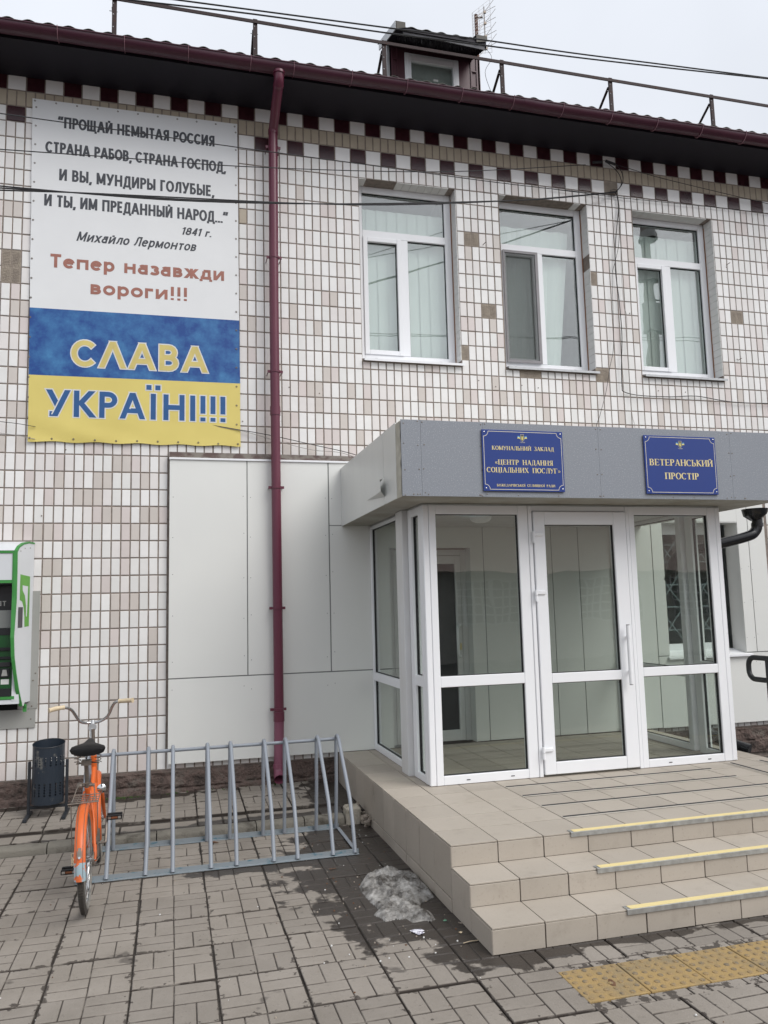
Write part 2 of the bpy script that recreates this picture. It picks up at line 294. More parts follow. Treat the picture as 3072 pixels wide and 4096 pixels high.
# ------------------------------------------------------------------ mesh helpers (world coordinates)
class MB:
    def __init__(s): s.v = []; s.f = []; s.m = []; s.mats = []
    def mi(s, m):
        if m is None: return 0
        if m not in s.mats: s.mats.append(m)
        return s.mats.index(m)
    def add(s, vs, fs, m=None):
        o = len(s.v); s.v += [tuple(v) for v in vs]; k = s.mi(m)
        for f in fs: s.f.append(tuple(i + o for i in f)); s.m.append(k)
        return s
    def box(s, x0, x1, y0, y1, z0, z1, m=None, bev=0):
        if x0 > x1: x0, x1 = x1, x0
        if y0 > y1: y0, y1 = y1, y0
        if z0 > z1: z0, z1 = z1, z0
        if not bev:
            vs = [(x, y, z) for z in (z0, z1) for y in (y0, y1) for x in (x0, x1)]
            return s.add(vs, [(0, 2, 3, 1), (4, 5, 7, 6), (0, 1, 5, 4), (2, 6, 7, 3), (0, 4, 6, 2), (1, 3, 7, 5)], m)
        b = min(bev, (x1 - x0) / 2.1, (y1 - y0) / 2.1, (z1 - z0) / 2.1)
        vs = []; 
        for sx in (0, 1):
            for sy in (0, 1):
                for sz in (0, 1):
                    X = (x0, x1)[sx]; Y = (y0, y1)[sy]; Z = (z0, z1)[sz]; dx = b * (1 - 2 * sx); dy = b * (1 - 2 * sy); dz = b * (1 - 2 * sz)
                    vs += [(X, Y + dy, Z + dz), (X + dx, Y, Z + dz), (X + dx, Y + dy, Z)]
        I = lambda sx, sy, sz, a: (sx * 4 + sy * 2 + sz) * 3 + a
        fs = []
        for k in (0, 1):
            fs.append((I(k, 0, 0, 0), I(k, 1, 0, 0), I(k, 1, 1, 0), I(k, 0, 1, 0)))
            fs.append((I(0, k, 0, 1), I(1, k, 0, 1), I(1, k, 1, 1), I(0, k, 1, 1)))
            fs.append((I(0, 0, k, 2), I(1, 0, k, 2), I(1, 1, k, 2), I(0, 1, k, 2)))
        for p in (0, 1):
            for q in (0, 1):
                fs.append((I(p, q, 0, 0), I(p, q, 1, 0), I(p, q, 1, 1), I(p, q, 0, 1)))
                fs.append((I(p, 0, q, 0), I(p, 1, q, 0), I(p, 1, q, 2), I(p, 0, q, 2)))
                fs.append((I(0, p, q, 1), I(1, p, q, 1), I(1, p, q, 2), I(0, p, q, 2)))
        for p in (0, 1):
            for q in (0, 1):
                for r in (0, 1): fs.append((I(p, q, r, 0), I(p, q, r, 1), I(p, q, r, 2)))
        return s.add(vs, fs, m)
    def tube(s, pts, r, m=None, n=10, cap=True, closed=False, flat=None):
        pts = [Vector(p) for p in pts]; k = len(pts); rs = r if isinstance(r, (list, tuple)) else [r] * k
        vs = []; up = None
        for i, p in enumerate(pts):
            if closed: d = pts[(i + 1) % k] - pts[i - 1]
            else: d = pts[min(i + 1, k - 1)] - pts[max(i - 1, 0)]
            if d.length < 1e-9: d = Vector((0, 0, 1))
            d.normalize()
            if up is None:
                up = Vector((0, 0, 1)) if abs(d.z) < .9 else Vector((1, 0, 0))
            a = d.cross(up); 
            if a.length < 1e-6: a = d.orthogonal()
            a.normalize(); bb = a.cross(d).normalized(); up = bb
            for j in range(n):
                t = 2 * PI * j / n; ca, sb = math.cos(t) * rs[i], math.sin(t) * rs[i]
                if flat: ca *= flat[0]; sb *= flat[1]
                vs.append(p + a * ca + bb * sb)
        fs = []
        R = k if closed else k - 1
        for i in range(R):
            for j in range(n):
                A = i * n + j; B = i * n + (j + 1) % n; Cc = ((i + 1) % k) * n + (j + 1) % n; D = ((i + 1) % k) * n + j
                fs.append((A, B, Cc, D))
        if cap and not closed: fs += [tuple(range(n))[::-1], tuple(range((k - 1) * n, k * n))]
        return s.add(vs, fs, m)
    def lathe(s, prof, c, m=None, n=24, axis='z', a0=0, a1=2 * PI):
        full = abs(a1 - a0 - 2 * PI) < 1e-6; q = n if full else n + 1; vs = []
        for r, h in prof:
            for j in range(q):
                t = a0 + (a1 - a0) * j / n; u, w_ = r * math.cos(t), r * math.sin(t)
                d = {'z': (u, w_, h), 'x': (h, u, w_), 'y': (u, h, w_)}[axis]
                vs.append((c[0] + d[0], c[1] + d[1], c[2] + d[2]))
        fs = []
        for i in range(len(prof) - 1):
            for j in range(n):
                j2 = (j + 1) % q if full else j + 1
                fs.append((i * q + j, i * q + j2, (i + 1) * q + j2, (i + 1) * q + j))
        return s.add(vs, fs, m)
    def prism(s, poly, y0, y1, m=None, plane='xz'):
        """polygon (a, b) extruded along the third axis"""
        P3 = {'xz': lambda a, b, d: (a, d, b), 'xy': lambda a, b, d: (a, b, d), 'yz': lambda a, b, d: (d, a, b)}[plane]
        n = len(poly); vs = [P3(a, b, y0) for a, b in poly] + [P3(a, b, y1) for a, b in poly]
        fs = [tuple(range(n)), tuple(range(n, 2 * n))[::-1]] + [(i, (i + 1) % n, n + (i + 1) % n, n + i) for i in range(n)]
        return s.add(vs, fs, m)
    def bar(s, a, b, w_, h, m=None):
        """square bar between two points"""
        a = Vector(a); b = Vector(b); d = (b - a).normalized(); u = Vector((0, 0, 1)) if abs(d.z) < .95 else Vector((0, 1, 0))
        x = d.cross(u).normalized(); y = x.cross(d).normalized()
        vs = [p + x * sx * w_ / 2 + y * sy * h / 2 for p in (a, b) for sx, sy in ((-1, -1), (1, -1), (1, 1), (-1, 1))]
        return s.add(vs, [(0, 1, 2, 3), (7, 6, 5, 4), (0, 4, 5, 1), (1, 5, 6, 2), (2, 6, 7, 3), (3, 7, 4, 0)], m)
    def build(s, name, m=None, parent=None, smooth=False, kind=None, label=None, fix=True):
        me = bpy.data.meshes.new(name); me.from_pydata(s.v, [], s.f)
        mats = s.mats or [m]
        if m is not None and s.mats and m not in s.mats: pass
        for x in mats: me.materials.append(M[x] if isinstance(x, str) else x)
        if s.mats:
            for p_, k in zip(me.polygons, s.m): p_.material_index = k
        if fix:
            import bmesh
            b = bmesh.new(); b.from_mesh(me); bmesh.ops.recalc_face_normals(b, faces=b.faces); b.to_mesh(me); b.free()
        if smooth:
            me.shade_smooth(); me.set_sharp_from_angle(angle=math.radians(40))
        return link(name, me, parent, kind, label)
ORG = {}
def link(name, me, parent=None, kind=None, label=None):
    o = bpy.data.objects.new(name, me); COL.objects.link(o)
    if parent is not None:
        o.parent = parent
        if parent in ORG: o.matrix_parent_inverse = Matrix.Translation(-ORG[parent])
    if kind: o['kind'] = kind
    if label: o['label'] = label
    return o
def thing(name, label, cat, loc=(0, 0, 0), group=None):
    o = bpy.data.objects.new(name, None); COL.objects.link(o); o.location = loc; ORG[o] = Vector(loc)
    o['label'] = label; o['category'] = cat
    if group: o['group'] = group
    return o
def tag(o, label, cat, group=None):
    o['label'] = label; o['category'] = cat
    if group: o['group'] = group
    return o
def box(name, x0, x1, y0, y1, z0, z1, m, parent=None, bev=0, **k):
    b = MB(); b.box(x0, x1, y0, y1, z0, z1, None, bev); return b.build(name, m, parent, **k)
def lerp(a, b, t): return a + (b - a) * t
# ==================================================================== GROUND
def struct(o): o['kind'] = 'structure'; return o
g = MB(); g.add([(-200, -200, -.032), (200, -200, -.032), (200, 200, -.032), (-200, 200, -.032)], [(0, 1, 2, 3)])
struct(g.build('ground', 'asphalt'))
PX, PY, SX, SY = 1.427, -1.236, .4065, .4215
pav = MB(); pav.box(-1.3, 9.0, -6.4, PY, -.03, -.012); pav = struct(pav.build('pavement', 'soil'))
def slab_mesh(name, var, m, w_=SX, d=SY, z=0.0):
    """one concrete paver, 2 x 2 fields of mock brick separated by moulded grooves; origin at its centre, top at z=0"""
    G = .0062; xs = [-w_ / 2 + .003, -w_ / 2 + .006]; xq = [-w_ / 4, 0, w_ / 4]; yq = [-d / 4, 0, d / 4]
    def lines(q, half, e0, e1, G):
        L_ = [-half + e0, -half + e1]
        for c in q: L_ += [c - G, c, c + G]
        return L_ + [half - e1, half - e0]
    X = lines(xq, w_ / 2, .003, .0085, .0055); Y = lines(yq, d / 2, .004, .0135, .0095); nx, ny = len(X), len(Y); rr = random.Random(var)
    vs = []
    for j, y in enumerate(Y):
        for i, x in enumerate(X):
            zz = 0
            if i in (0, nx - 1) or j in (0, ny - 1): zz = -.006
            if i == 6 or j == 6: zz = -.0052                       # centre cross (index of c=0 in both)
            left, low = x < 0, y < 0; vert = (left != low) if var % 2 == 0 else (left == low)
            if vert and ((i == 3) or (i == 9)): zz = min(zz, -.005)
            if not vert and ((j == 3) or (j == 9)): zz = min(zz, -.005)
            vs.append((x, y, zz + (rr.random() - .5) * .0006))
    fs = [(j * nx + i, j * nx + i + 1, (j + 1) * nx + i + 1, (j + 1) * nx + i) for j in range(ny - 1) for i in range(nx - 1)]
    b0 = len(vs); ring = [j for j in range(nx)] + [(j + 1) * nx - 1 for j in range(1, ny)] + [(ny - 1) * nx + i for i in range(nx - 2, -1, -1)] + [j * nx for j in range(ny - 2, 0, -1)]
    for r in ring: vs.append((vs[r][0], vs[r][1], -.03))
    for i in range(len(ring)): fs.append((ring[i], b0 + i, b0 + (i + 1) % len(ring), ring[(i + 1) % len(ring)]))
    me = bpy.data.meshes.new(name); me.from_pydata(vs, [], fs); me.materials.append(M[m]); return me
slabs = [slab_mesh('paver', v, 'pave') for v in range(4)]
cnt = 0
for i in range(-6, 17):
    for k in range(0, 12):
        x = PX + (i + .5) * SX; y = PY - (k + .5) * SY
        if 3.30 < x < 6.6 and y > -3.9: continue                   # under the steps
        if x > 3.44 and -4.62 < y < -4.18: continue                # tactile row, built below
        if cnt >= 285: continue
        o = link('paver', slabs[random.choice((0, 0, 0, 2))], pav); cnt += 1
        o.location = (x + random.uniform(-.003, .003), y + random.uniform(-.003, .003), random.uniform(-.003, .003))
        o.rotation_euler = (random.uniform(-.004, .004), random.uniform(-.004, .004), random.uniform(-.013, .013))
# cut bricks along the tactile row
fill = MB()
for (ya, yb) in ((-4.236, -4.184), (-4.622, -4.556)):
    x = 3.447
    while x < 8.9:
        ww = random.choice((.1, .2, .2)); fill.box(x + .003, x + ww - .003, ya, yb, -.03, random.uniform(-.001, .001), None, .003); x += ww
# bricks between row k=6 and the step foot further along the stairs
fo = fill.build('cut_paver', 'pave', pav); fo['kind'] = 'stuff'
# tactile tiles
tac = MB(); T0 = (-.161, .161)
tac.box(-.1575, .1575, -.156, .156, -.03, .004, 'tactile', .003)
for a in range(6):
    for b_ in range(6):
        cx = -.132 + a * .0528; cy = -.130 + b_ * .052; r = .0155
        tac.lathe([(r, .003), (r * .85, .0075), (r * .45, .0092), (.0005, .0094)], (cx, cy, 0), m='tactile_worn', n=8)
tme = tac.build('tactile_tile', None, pav, smooth=True)
tme['label'] = 'yellow tactile paving tile with raised dots'
for k in range(17):
    o = tme if k == 0 else link('tactile_tile', tme.data, pav)
    o.location = (3.445 + (k + .5) * .3215, -4.396, random.uniform(-.002, .001)); o.rotation_euler = (0, 0, random.uniform(-.004, .004))
    o['label'] = 'yellow tactile paving tile with raised dots'
# raised strip along the wall
def strip_z(x, y): return .062 + .050 * (1.2 + y) / 1.2 + .006 * (x - .4)
stp = MB(); st = []
stp.add([(-1.2, -1.14, .035), (3.22, -1.14, .055), (3.22, .02, .105), (-1.2, .02, .085)], [(0, 1, 2, 3)]); 
strip = struct(stp.build('footpath', 'soil'))
up = [slab_mesh('paver', v, 'pave_up') for v in (0, 2)]
tilt = math.atan(.050 / 1.2)
for i in range(-6, 5):
    for k in range(3):
        x = PX + (i + .5) * SX; 
        if x > 3.2: continue
        y = -.23 - k * .335 if 0 else -.215 - k * SY
        if y < -1.0: continue
        o = link('paver', up[random.choice((0, 1))], strip); o.location = (x, y, strip_z(x, y)); o.rotation_euler = (tilt, 0, random.uniform(-.01, .01))
x = -1.2
lb = MB()
rowp = []
while x < 3.15:
    ww = random.uniform(.195, .21) * (2 if random.random() < .3 else 1)
    b = MB(); b.box(-ww / 2 + .004, ww / 2 - .004, -.095, .075, -.05, 0, None, .006)
    zc = strip_z(x, -1.0)
    o = b.build('paver', 'pave_up', strip); o.location = (x + ww / 2, -.99 - .02, zc - .004 + random.uniform(-.004, .004)); o.rotation_euler = (tilt + random.uniform(-.02, .02), 0, random.uniform(-.015, .015)); x += ww
# extra narrow bricks between slabs and the wall and the border row
b = MB(); x = -1.2
while x < 3.2:
    b.box(x + .003, x + .2, -.012, .0, .03, strip_z(x, 0) - .003); x += .205
b.build('paver', 'pave_up', strip)['kind'] = 'stuff'
x = -1.25
while x < 3.0:
    ww = random.uniform(.38, .46) if x > .3 else .5
    if abs(x - .2) < .3: ww = .45
    ww = min(ww, 3.03 - x); z0 = strip_z(x, -1.2) - .006
    h = z0 + .055; bb = MB(); n = 9
    prof = [(-1.234, -.03), (-1.236, z0 - .022), (-1.228, z0 - .008), (-1.205, z0 + .002), (-1.16, z0 + .004), (-1.112, z0), (-1.110, -.03)]
    vs = []; S = 7
    for q in range(S + 1):
        xx = x + .004 + (ww - .008) * q / S
        for (yy, zz) in prof: vs.append((xx, yy + (noise.noise((xx * 9, yy * 20, zz * 20)) * .006), zz + (noise.noise((xx * 7, yy * 9, 3)) * .006 if zz > 0 else 0)))
    kf = len(prof); fs = [(a_ * kf + c, (a_ + 1) * kf + c, (a_ + 1) * kf + c + 1, a_ * kf + c + 1) for a_ in range(S) for c in range(kf - 1)] + [tuple(range(kf)), tuple(range(S * kf, (S + 1) * kf))]
    bb.add(vs, fs); bb.build('kerbstone', 'kerb', strip, smooth=True); x += ww
eb = MB(); eb.box(3.035, 3.165, -1.262, -1.12, -.03, .138, None, .014); eb.build('kerbstone', 'block', strip, label='pale square concrete block at the end of the kerb')
# rubble between the kerb end and the steps
rb = MB(); rnd = random.Random(3)
for _ in range(40):
    x = rnd.uniform(3.16, 3.22); y = rnd.uniform(-1.4, -.9); r = rnd.uniform(.008, .028)
    rb.lathe([(0.001, -r), (r * .9, -r * .4), (r, .2 * r), (r * .5, r * .8), (.001, r)], (x, y, rnd.uniform(.0, .08)), n=6)
o = rb.build('rubble', 'mortar_light', None); o['kind'] = 'stuff'; o['label'] = 'broken mortar crumbs between the kerb end and the tiled steps'
# crumbs and grit scattered on the pavement
gb = MB()
for _ in range(420):
    if rnd.random() < .7: x = rnd.gauss(3.0, .35); y = rnd.uniform(-3.9, -1.3)
    else: x = rnd.uniform(.4, 6); y = rnd.uniform(-4.9, -1.3)
    if x > 3.2 and y > -3.97: continue
    r = rnd.choice((.002, .002, .003, .004, .006)); gb.lathe([(r, -.001), (r * .8, r * .7), (.0005, r)], (x, y, .001), n=5, m=rnd.choice(('print_white', 'mortar_light', 'mortar_light', 'leaf_dead')))
o = gb.build('grit', None); o['kind'] = 'stuff'; o['label'] = 'white grit and crumbs scattered over the pavers by the steps'
# moss at the wall foot
mb = MB()
for _ in range(150):
    x = rnd.gauss(1.17, .07) if rnd.random() < .7 else rnd.uniform(1.2, 3.1); y = rnd.uniform(-.06, -.01) - abs(rnd.gauss(0, .02)); r = rnd.uniform(.004, .011)
    mb.lathe([(r, -.003), (r * .7, r * .6), (.0005, r)], (x, y, strip_z(x, y) + .001), n=5)
o = mb.build('moss', 'moss', None); o['kind'] = 'stuff'; o['label'] = 'green moss along the foot of the brown plinth'

# ==================================================================== BUILDING
A, B, Z0 = .08717978, .16719746, 6.68132
bld = thing('municipal_building', 'two storey building faced with white and pinkish glazed tiles under a burgundy eave', 'building', (4, 3, 0))
HOLES = [(41 * A, 54 * A, 4.445, 6.514), (60.1 * A, 73.1 * A, 4.445, 6.514), (80.1 * A, 93 * A, 4.445, 6.514), (7.055, 8.08, 1.16, 2.70), (3.80, 4.70, .33, 2.41)]
def wall_sheet(mb, x0, x1, z0, z1, y, holes):
    xs = sorted({x0, x1, *[h[0] for h in holes], *[h[1] for h in holes]}); zs = sorted({z0, z1, *[h[2] for h in holes], *[h[3] for h in holes]})
    for i in range(len(xs) - 1):
        for j in range(len(zs) - 1):
            cx, cz = (xs[i] + xs[i + 1]) / 2, (zs[j] + zs[j + 1]) / 2
            if any(h[0] < cx < h[1] and h[2] < cz < h[3] for h in holes): continue
            mb.add([(xs[i], y, zs[j]), (xs[i + 1], y, zs[j]), (xs[i + 1], y, zs[j + 1]), (xs[i], y, zs[j + 1])], [(0, 1, 2, 3)])
wm = MB(); X0, X1 = -4.0, 13.0
wall_sheet(wm, X0, X1, -.03, 7.3, .006, HOLES)
for h in HOLES:
    d = .175 if h[3] > 2.5 else .10
    a, b_, c, e = h
    wm.add([(a, .006, c), (a, d, c), (a, d, e), (a, .006, e)], [(0, 1, 2, 3)]); wm.add([(b_, .006, c), (b_, d, c), (b_, d, e), (b_, .006, e)], [(0, 1, 2, 3)])
    wm.add([(a, .006, c), (b_, .006, c), (b_, d, c), (a, d, c)], [(0, 1, 2, 3)]); wm.add([(a, .006, e), (b_, .006, e), (b_, d, e), (a, d, e)], [(0, 1, 2, 3)])
wm.box(X0, X0 + .3, .01, 9, -.03, 7.3); wm.box(X1 - .3, X1, .01, 9, -.03, 7.3); wm.box(X0, X1, 8.8, 9, -.03, 7.3)
wall = wm.build('wall', 'mortar', bld, fix=False)
# rooms behind the windows
rm = MB()
for h in HOLES[:4]:
    a, b_, c, e = h; a -= .5; b_ += .5; c -= .3; e += .2; y0, y1 = .26, 1.6
    rm.add([(a, y1, c), (b_, y1, c), (b_, y1, e), (a, y1, e), (a, y0, c), (b_, y0, c), (b_, y0, e), (a, y0, e)], [(0, 1, 2, 3), (0, 4, 7, 3), (1, 5, 6, 2), (0, 1, 5, 4), (3, 2, 6, 7)])
rm.build('room_wall', 'room', bld, fix=False)
# ---- facing tiles
def tile_shape(mb, cx, cz, w_, h, m, cy=0.0, t=.007, jit=0.0):
    x0, x1, z0, z1 = cx - w_ / 2, cx + w_ / 2, cz - h / 2, cz + h / 2; b = .0035
    y = cy + random.uniform(-jit, jit); e = y + .0022; k = y + t
    vs = [(x0 + b, y, z0 + b), (x1 - b, y, z0 + b), (x1 - b, y, z1 - b), (x0 + b, y, z1 - b), (x0, e, z0), (x1, e, z0), (x1, e, z1), (x0, e, z1), (x0, k, z0), (x1, k, z0), (x1, k, z1), (x0, k, z1)]
    fs = [(0, 1, 2, 3)] + [(i, 4 + i, 4 + (i + 1) % 4, (i + 1) % 4) for i in range(4)] + [(4 + i, 8 + i, 8 + (i + 1) % 4, 4 + (i + 1) % 4) for i in range(4)]
    mb.add(vs, fs, m)
JN = .0125
missing = {(55, 4), (56, 4), (57, 9), (58, 9), (54, 12), (73, 6), (73, 13), (74, 13), (95, 8), (96, 8), (0, 9), (1, 9), (0, 8), (1, 8), (62, 13), (63, 13), (64, 13)}
def tile_kind(c, r):
    n = noise.noise((c * .21, r * .33, 5.0)); low = max(0, min(1, (r - 4) / 14)); q = random.random() + n * .35
    wht = .70 - .28 * low
    if q < wht: return 'white' if random.random() < .72 else 'offwhite'
    if q < wht + .20: return 'warm'
    if q < wht + .30: return 'pink' if random.random() < .5 else 'offwhite'
    return random.choice(('pink', 'sand', 'warm', 'sand'))
cands = []; patches = []
def cover(x0, x1, z0, z1):
    """clip a tile rectangle against the window openings and the cladding; None when nothing is left"""
    for (a, b_, c, e) in HOLES[:3]:
        if x1 > a + .01 and x0 < b_ - .01 and z1 > c - .012 and z0 < e:
            if z0 >= c - .03: return None
            z1 = min(z1, c - .018)
    if x1 > 1.59 and x0 < 8.46:
        if z0 < .40 and z1 > .36 and not (3.2 < x0 < 6.8): pass
        elif z1 < 3.37: return None
        elif z0 < 3.37: z0 = 3.33
    if z1 - z0 < .02: return None
    return x0, x1, z0, z1
for r in range(-3, 38):
    c = -8 if r not in (-3, -1) else -8
    while c < 112:
        z1 = Z0 - r * B; z0 = z1 - B
        if r in (-3, -1):
            wdt = 2; lightq = (c // 2) % 2 == (0 if r == -3 else 1); kd = 'white' if lightq else 'maroon'
            if r == -1 and c == 76: kd = None
        elif r == -2: wdt = 1; kd = 'beige'
        else: wdt = 1; kd = tile_kind(c, r)
        q = cover(c * A, (c + wdt) * A, z0, z1)
        if (c, r) in missing and wdt == 1: kd = None
        if c == 26 and r == 4: kd = 'beige'
        if q:
            x0, x1, a0, a1 = q
            if kd is None: patches.append((x0, x1, a0, a1))
            else: cands.append((kd, (x0 + x1) / 2 + random.uniform(-.0012, .0012), (a0 + a1) / 2 + random.uniform(-.0012, .0012), x1 - x0 - JN, a1 - a0 - JN, wdt == 1 and abs(a1 - a0 - B) < 1e-4, c, r))
        c += wdt
full = [t for t in cands if t[5] and 3 <= t[6] <= 17 and t[7] >= 19]
full.sort(key=lambda t: (t[1] - 1.6) ** 2 + (t[2] - 1.8) ** 2)
pick = set(id(t) for t in full[:296])
tmesh = {}
for k in TILE_COLS:
    b = MB(); tile_shape(b, 0, 0, A - JN, B - JN, k)
    me = bpy.data.meshes.new('tile'); me.from_pydata(b.v, [], b.f); me.materials.append(M[k]); tmesh[k] = me
rest = MB()
for t in cands:
    if id(t) in pick:
        o = link('tile', tmesh[t[0]], wall); o.location = (t[1], random.uniform(-.001, .001), t[2]); o.rotation_euler = (random.uniform(-.006, .006), random.uniform(-.006, .006), random.uniform(-.008, .008))
    else: tile_shape(rest, t[1], t[2], t[3], t[4], t[0], jit=.001)
rest.build('tile', None, wall, kind='stuff', fix=False)
pt = MB()
for (x0, x1, z0, z1) in patches:
    pt.box(x0 + .001, x1 - .001, .0045, .009, z0 + .001, z1 - .001)
    for k in range(9):
        z = z0 + .018 + k * (z1 - z0 - .03) / 9; pt.box(x0 + .012, x1 - .014, .0022, .0048, z, z + .006)
pt.build('bare_mortar', 'mortar_light', wall, kind='stuff')
# ---- windows, upper floor
def pvc_window(h, idx):
    a, b_, c, e = h; y = .16
    root = MB(); F = .070
    zt = c + .075                                   # frame foot shows above the sill
    # outer frame
    root.box(a, a + F, y, y + .07, c + .05, e, None, .004); root.box(b_ - F - .02, b_ - .012, y, y + .07, c + .05, e, None, .004)
    root.box(a + F, b_ - F - .02, y + .001, y + .071, e - .075, e, None, .004); root.box(a + F, b_ - F - .02, y + .001, y + .071, c + .05, c + .115, None, .004)
    tz = 5.955; root.box(a + F, b_ - F - .02, y - .001, y + .069, tz - .042, tz + .042, None, .004)
    mx_ = a + .555; root.box(mx_ - .04, mx_ + .04, y - .002, y + .068, c + .115, tz - .042, None, .004)
    win = root.build('window', 'pvc', bld)
    ga = (a + F, mx_ - .04, c + .115, tz - .042); gb_ = (mx_ + .04, b_ - F - .02, c + .115, tz - .042); gc = (a + F, b_ - F - .02, tz + .042, e - .075)
    def gask(n, g_, off=.02):
        x0, x1, z0, z1 = g_; b = MB(); t = .006
        b.box(x0, x0 + t, y + off, y + off + .02, z0, z1); b.box(x1 - t, x1, y + off, y + off + .02, z0, z1); b.box(x0 + t, x1 - t, y + off, y + off + .02, z1 - t, z1); b.box(x0 + t, x1 - t, y + off, y + off + .02, z0, z0 + t)
        b.build('gasket', 'gasket', win)
    # opening sash on the left
    s = MB(); x0, x1, z0, z1 = ga; S_ = .052
    s.box(x0, x0 + S_, y - .014, y + .05, z0, z1, None, .004); s.box(x1 - S_, x1, y - .014, y + .05, z0, z1, None, .004)
    s.box(x0 + S_, x1 - S_, y - .0135, y + .05, z0, z0 + S_, None, .004); s.box(x0 + S_, x1 - S_, y - .0135, y + .05, z1 - S_, z1, None, .004)
    s.build('sash', 'pvc', win); inner = (x0 + S_, x1 - S_, z0 + S_, z1 - S_)
    for g_ in (inner, gb_, gc):
        gask('gasket', g_); x0, x1, z0, z1 = g_
        box('pane', x0 + .003, x1 - .003, y + .03, y + .034, z0 + .003, z1 - .003, 'glass_up', win)
    if idx == 1:                                    # insect screen over the sash
        x0, x1, z0, z1 = ga; b = MB(); t = .03
        b.box(x0 + .01, x0 + t, y - .03, y - .016, z0, z1, None); b.box(x1 - t, x1 + .005, y - .03, y - .016, z0, z1); b.box(x0 + t, x1 - t, y - .03, y - .016, z1 - t, z1); b.box(x0 + t, x1 - t, y - .03, y - .016, z0, z0 + t)
        b.build('screen_frame', mat('screen_frame_grey', (.26, .25, .26), .5), win)
        box('insect_screen', x0 + t, x1 - t, y - .0235, y - .0225, z0 + t, z1 - t, screen_mat, win)
    # sill flashing
    b = MB(); p = [(-.045, c - .012), (-.045, c + .006), (.158, c + .048), (.158, c + .040)]
    b.prism(p, a + .012, b_ + .02, plane='yz'); b.prism([(-.046, c - .02), (-.046, c + .006), (-.043, c + .006), (-.043, c - .02)], a + .012, b_ + .02, plane='yz')
    b.build('window_sill', 'galv' if idx else 'pvc', win)
    # reveal tiles, turned on their side
    b = MB(); z = e - .003
    gaps = {1: (7, 8)}.get(idx, ())
    k = 0
    while z - .084 > c + .05:
        if k not in gaps:
            b.add([(b_ - .006, .004, z), (b_ - .006, .156, z), (b_ - .006, .156, z - .084), (b_ - .006, .004, z - .084), (b_, .004, z), (b_, .156, z), (b_, .156, z - .084), (b_, .004, z - .084)], [(0, 1, 2, 3), (0, 4, 5, 1), (3, 2, 6, 7), (0, 3, 7, 4)])
        z -= .0875; k += 1
    x = a + .004; k = 0
    skip = {0: (1, 2, 3, 4), 1: (1, 2, 3, 4, 5, 6, 7, 8, 9, 10), 2: ()}[idx]
    while x + .084 < b_:
        if k not in skip: b.add([(x, .004, e - .006), (x + .084, .004, e - .006), (x + .084, .156, e - .006), (x, .156, e - .006), (x, .004, e), (x + .084, .004, e), (x + .084, .156, e), (x, .156, e)], [(0, 1, 2, 3), (0, 4, 5, 1), (1, 5, 6, 2), (0, 3, 7, 4)])
        x += .0875; k += 1
    b.build('reveal_tile', 'offwhite', win, kind='stuff', fix=False)
    b = MB(); b.box(b_ - .014, b_ - .004, .150, .159, c + .05, e - .05); b.build('foam_seal', mat('orange_foam', (.30, .15, .08), .9), win)
    # curtains
    if idx in (0, 2):
        x = a + .01; b = MB(); n = 9 if idx == 0 else 7; W_ = (b_ - a - .03) / n
        top = 6.30 if idx == 0 else 6.34
        for k in range(n):
            xx = a + .02 + k * W_; b.add([(xx, .272, c + .06), (xx + W_ * 1.06, .284, c + .06), (xx + W_ * 1.06, .284, top), (xx, .272, top)], [(0, 1, 2, 3)])
        b.build('vertical_blind', 'blind', win, kind='stuff', fix=False)
    else:
        b = MB(); n = 16; vs = []
        for k in range(n + 1):
            t = k / n; xt = a + .02 + t * 1.0; xb = a + .02 + t * .80; yy = .28 + .014 * math.sin(k * 1.7)
            vs += [(xb, yy, c + .05), (xt, yy, 6.27)]
        b.add(vs, [(2 * k, 2 * k + 2, 2 * k + 3, 2 * k + 1) for k in range(n)]); b.build('curtain', 'blind', win, fix=False)
    # drain caps
    b = MB()
    for xx in (a + .18, b_ - .2): b.box(xx, xx + .028, y - .004, y + .002, c + .068, c + .074)
    b.build('drain_slot', 'gasket', win)
    return win
screen_mat = bpy.data.materials.new('insect_screen_mesh'); screen_mat.use_nodes = True
_t = screen_mat.node_tree; _p = _t.nodes['Principled BSDF']; _p.inputs['Base Color'].default_value = (.10, .11, .105, 1); _p.inputs['Alpha'].default_value = .33; _p.inputs['Roughness'].default_value = .8
for i, h in enumerate(HOLES[:3]): pvc_window(h, i)
# ---- cladding around the ground floor
clad = MB(); 
cl = struct_clad = MB(); cl.box(1.588, 3.80, -.052, .004, .39, 3.30); cl.box(4.70, 7.055, -.052, .004, .39, 3.30); cl.box(8.08, 8.455, -.052, .004, 1.17, 3.30); cl.box(3.80, 4.70, -.052, .004, 2.41, 3.30)
cl.box(7.055, 8.08, -.052, .004, 2.70, 3.30); cl.box(7.0552, 9.6, -.052, .004, .39, 1.16)
cl = cl.build('cladding', 'clad_dark', bld)
vx = [(1.585, 2.331), (2.341, 3.160), (3.172, 3.80), (4.70, 4.842), (4.850, 5.647), (5.655, 5.975), (5.983, 6.905), (6.915, 7.055), (8.08, 8.222), (8.230, 8.46)]
for (x0, x1) in vx:
    if x0 == 3.172:
        box('panel', x0, x1, -.060, -.052, 1.179, 2.643, 'clad', cl, .0015); box('panel', x0, x1, -.060, -.052, 2.651, 3.30, 'clad', cl, .0015)
    elif 3.8 <= x0 < 7: 
        box('panel', x0, x1, -.060, -.052, 1.179 if x0 > 6.9 else .39, 3.30, 'clad', cl, .0015)
    else: box('panel', x0, x1, -.060, -.052, 1.179, 3.30, 'clad', cl, .0015)
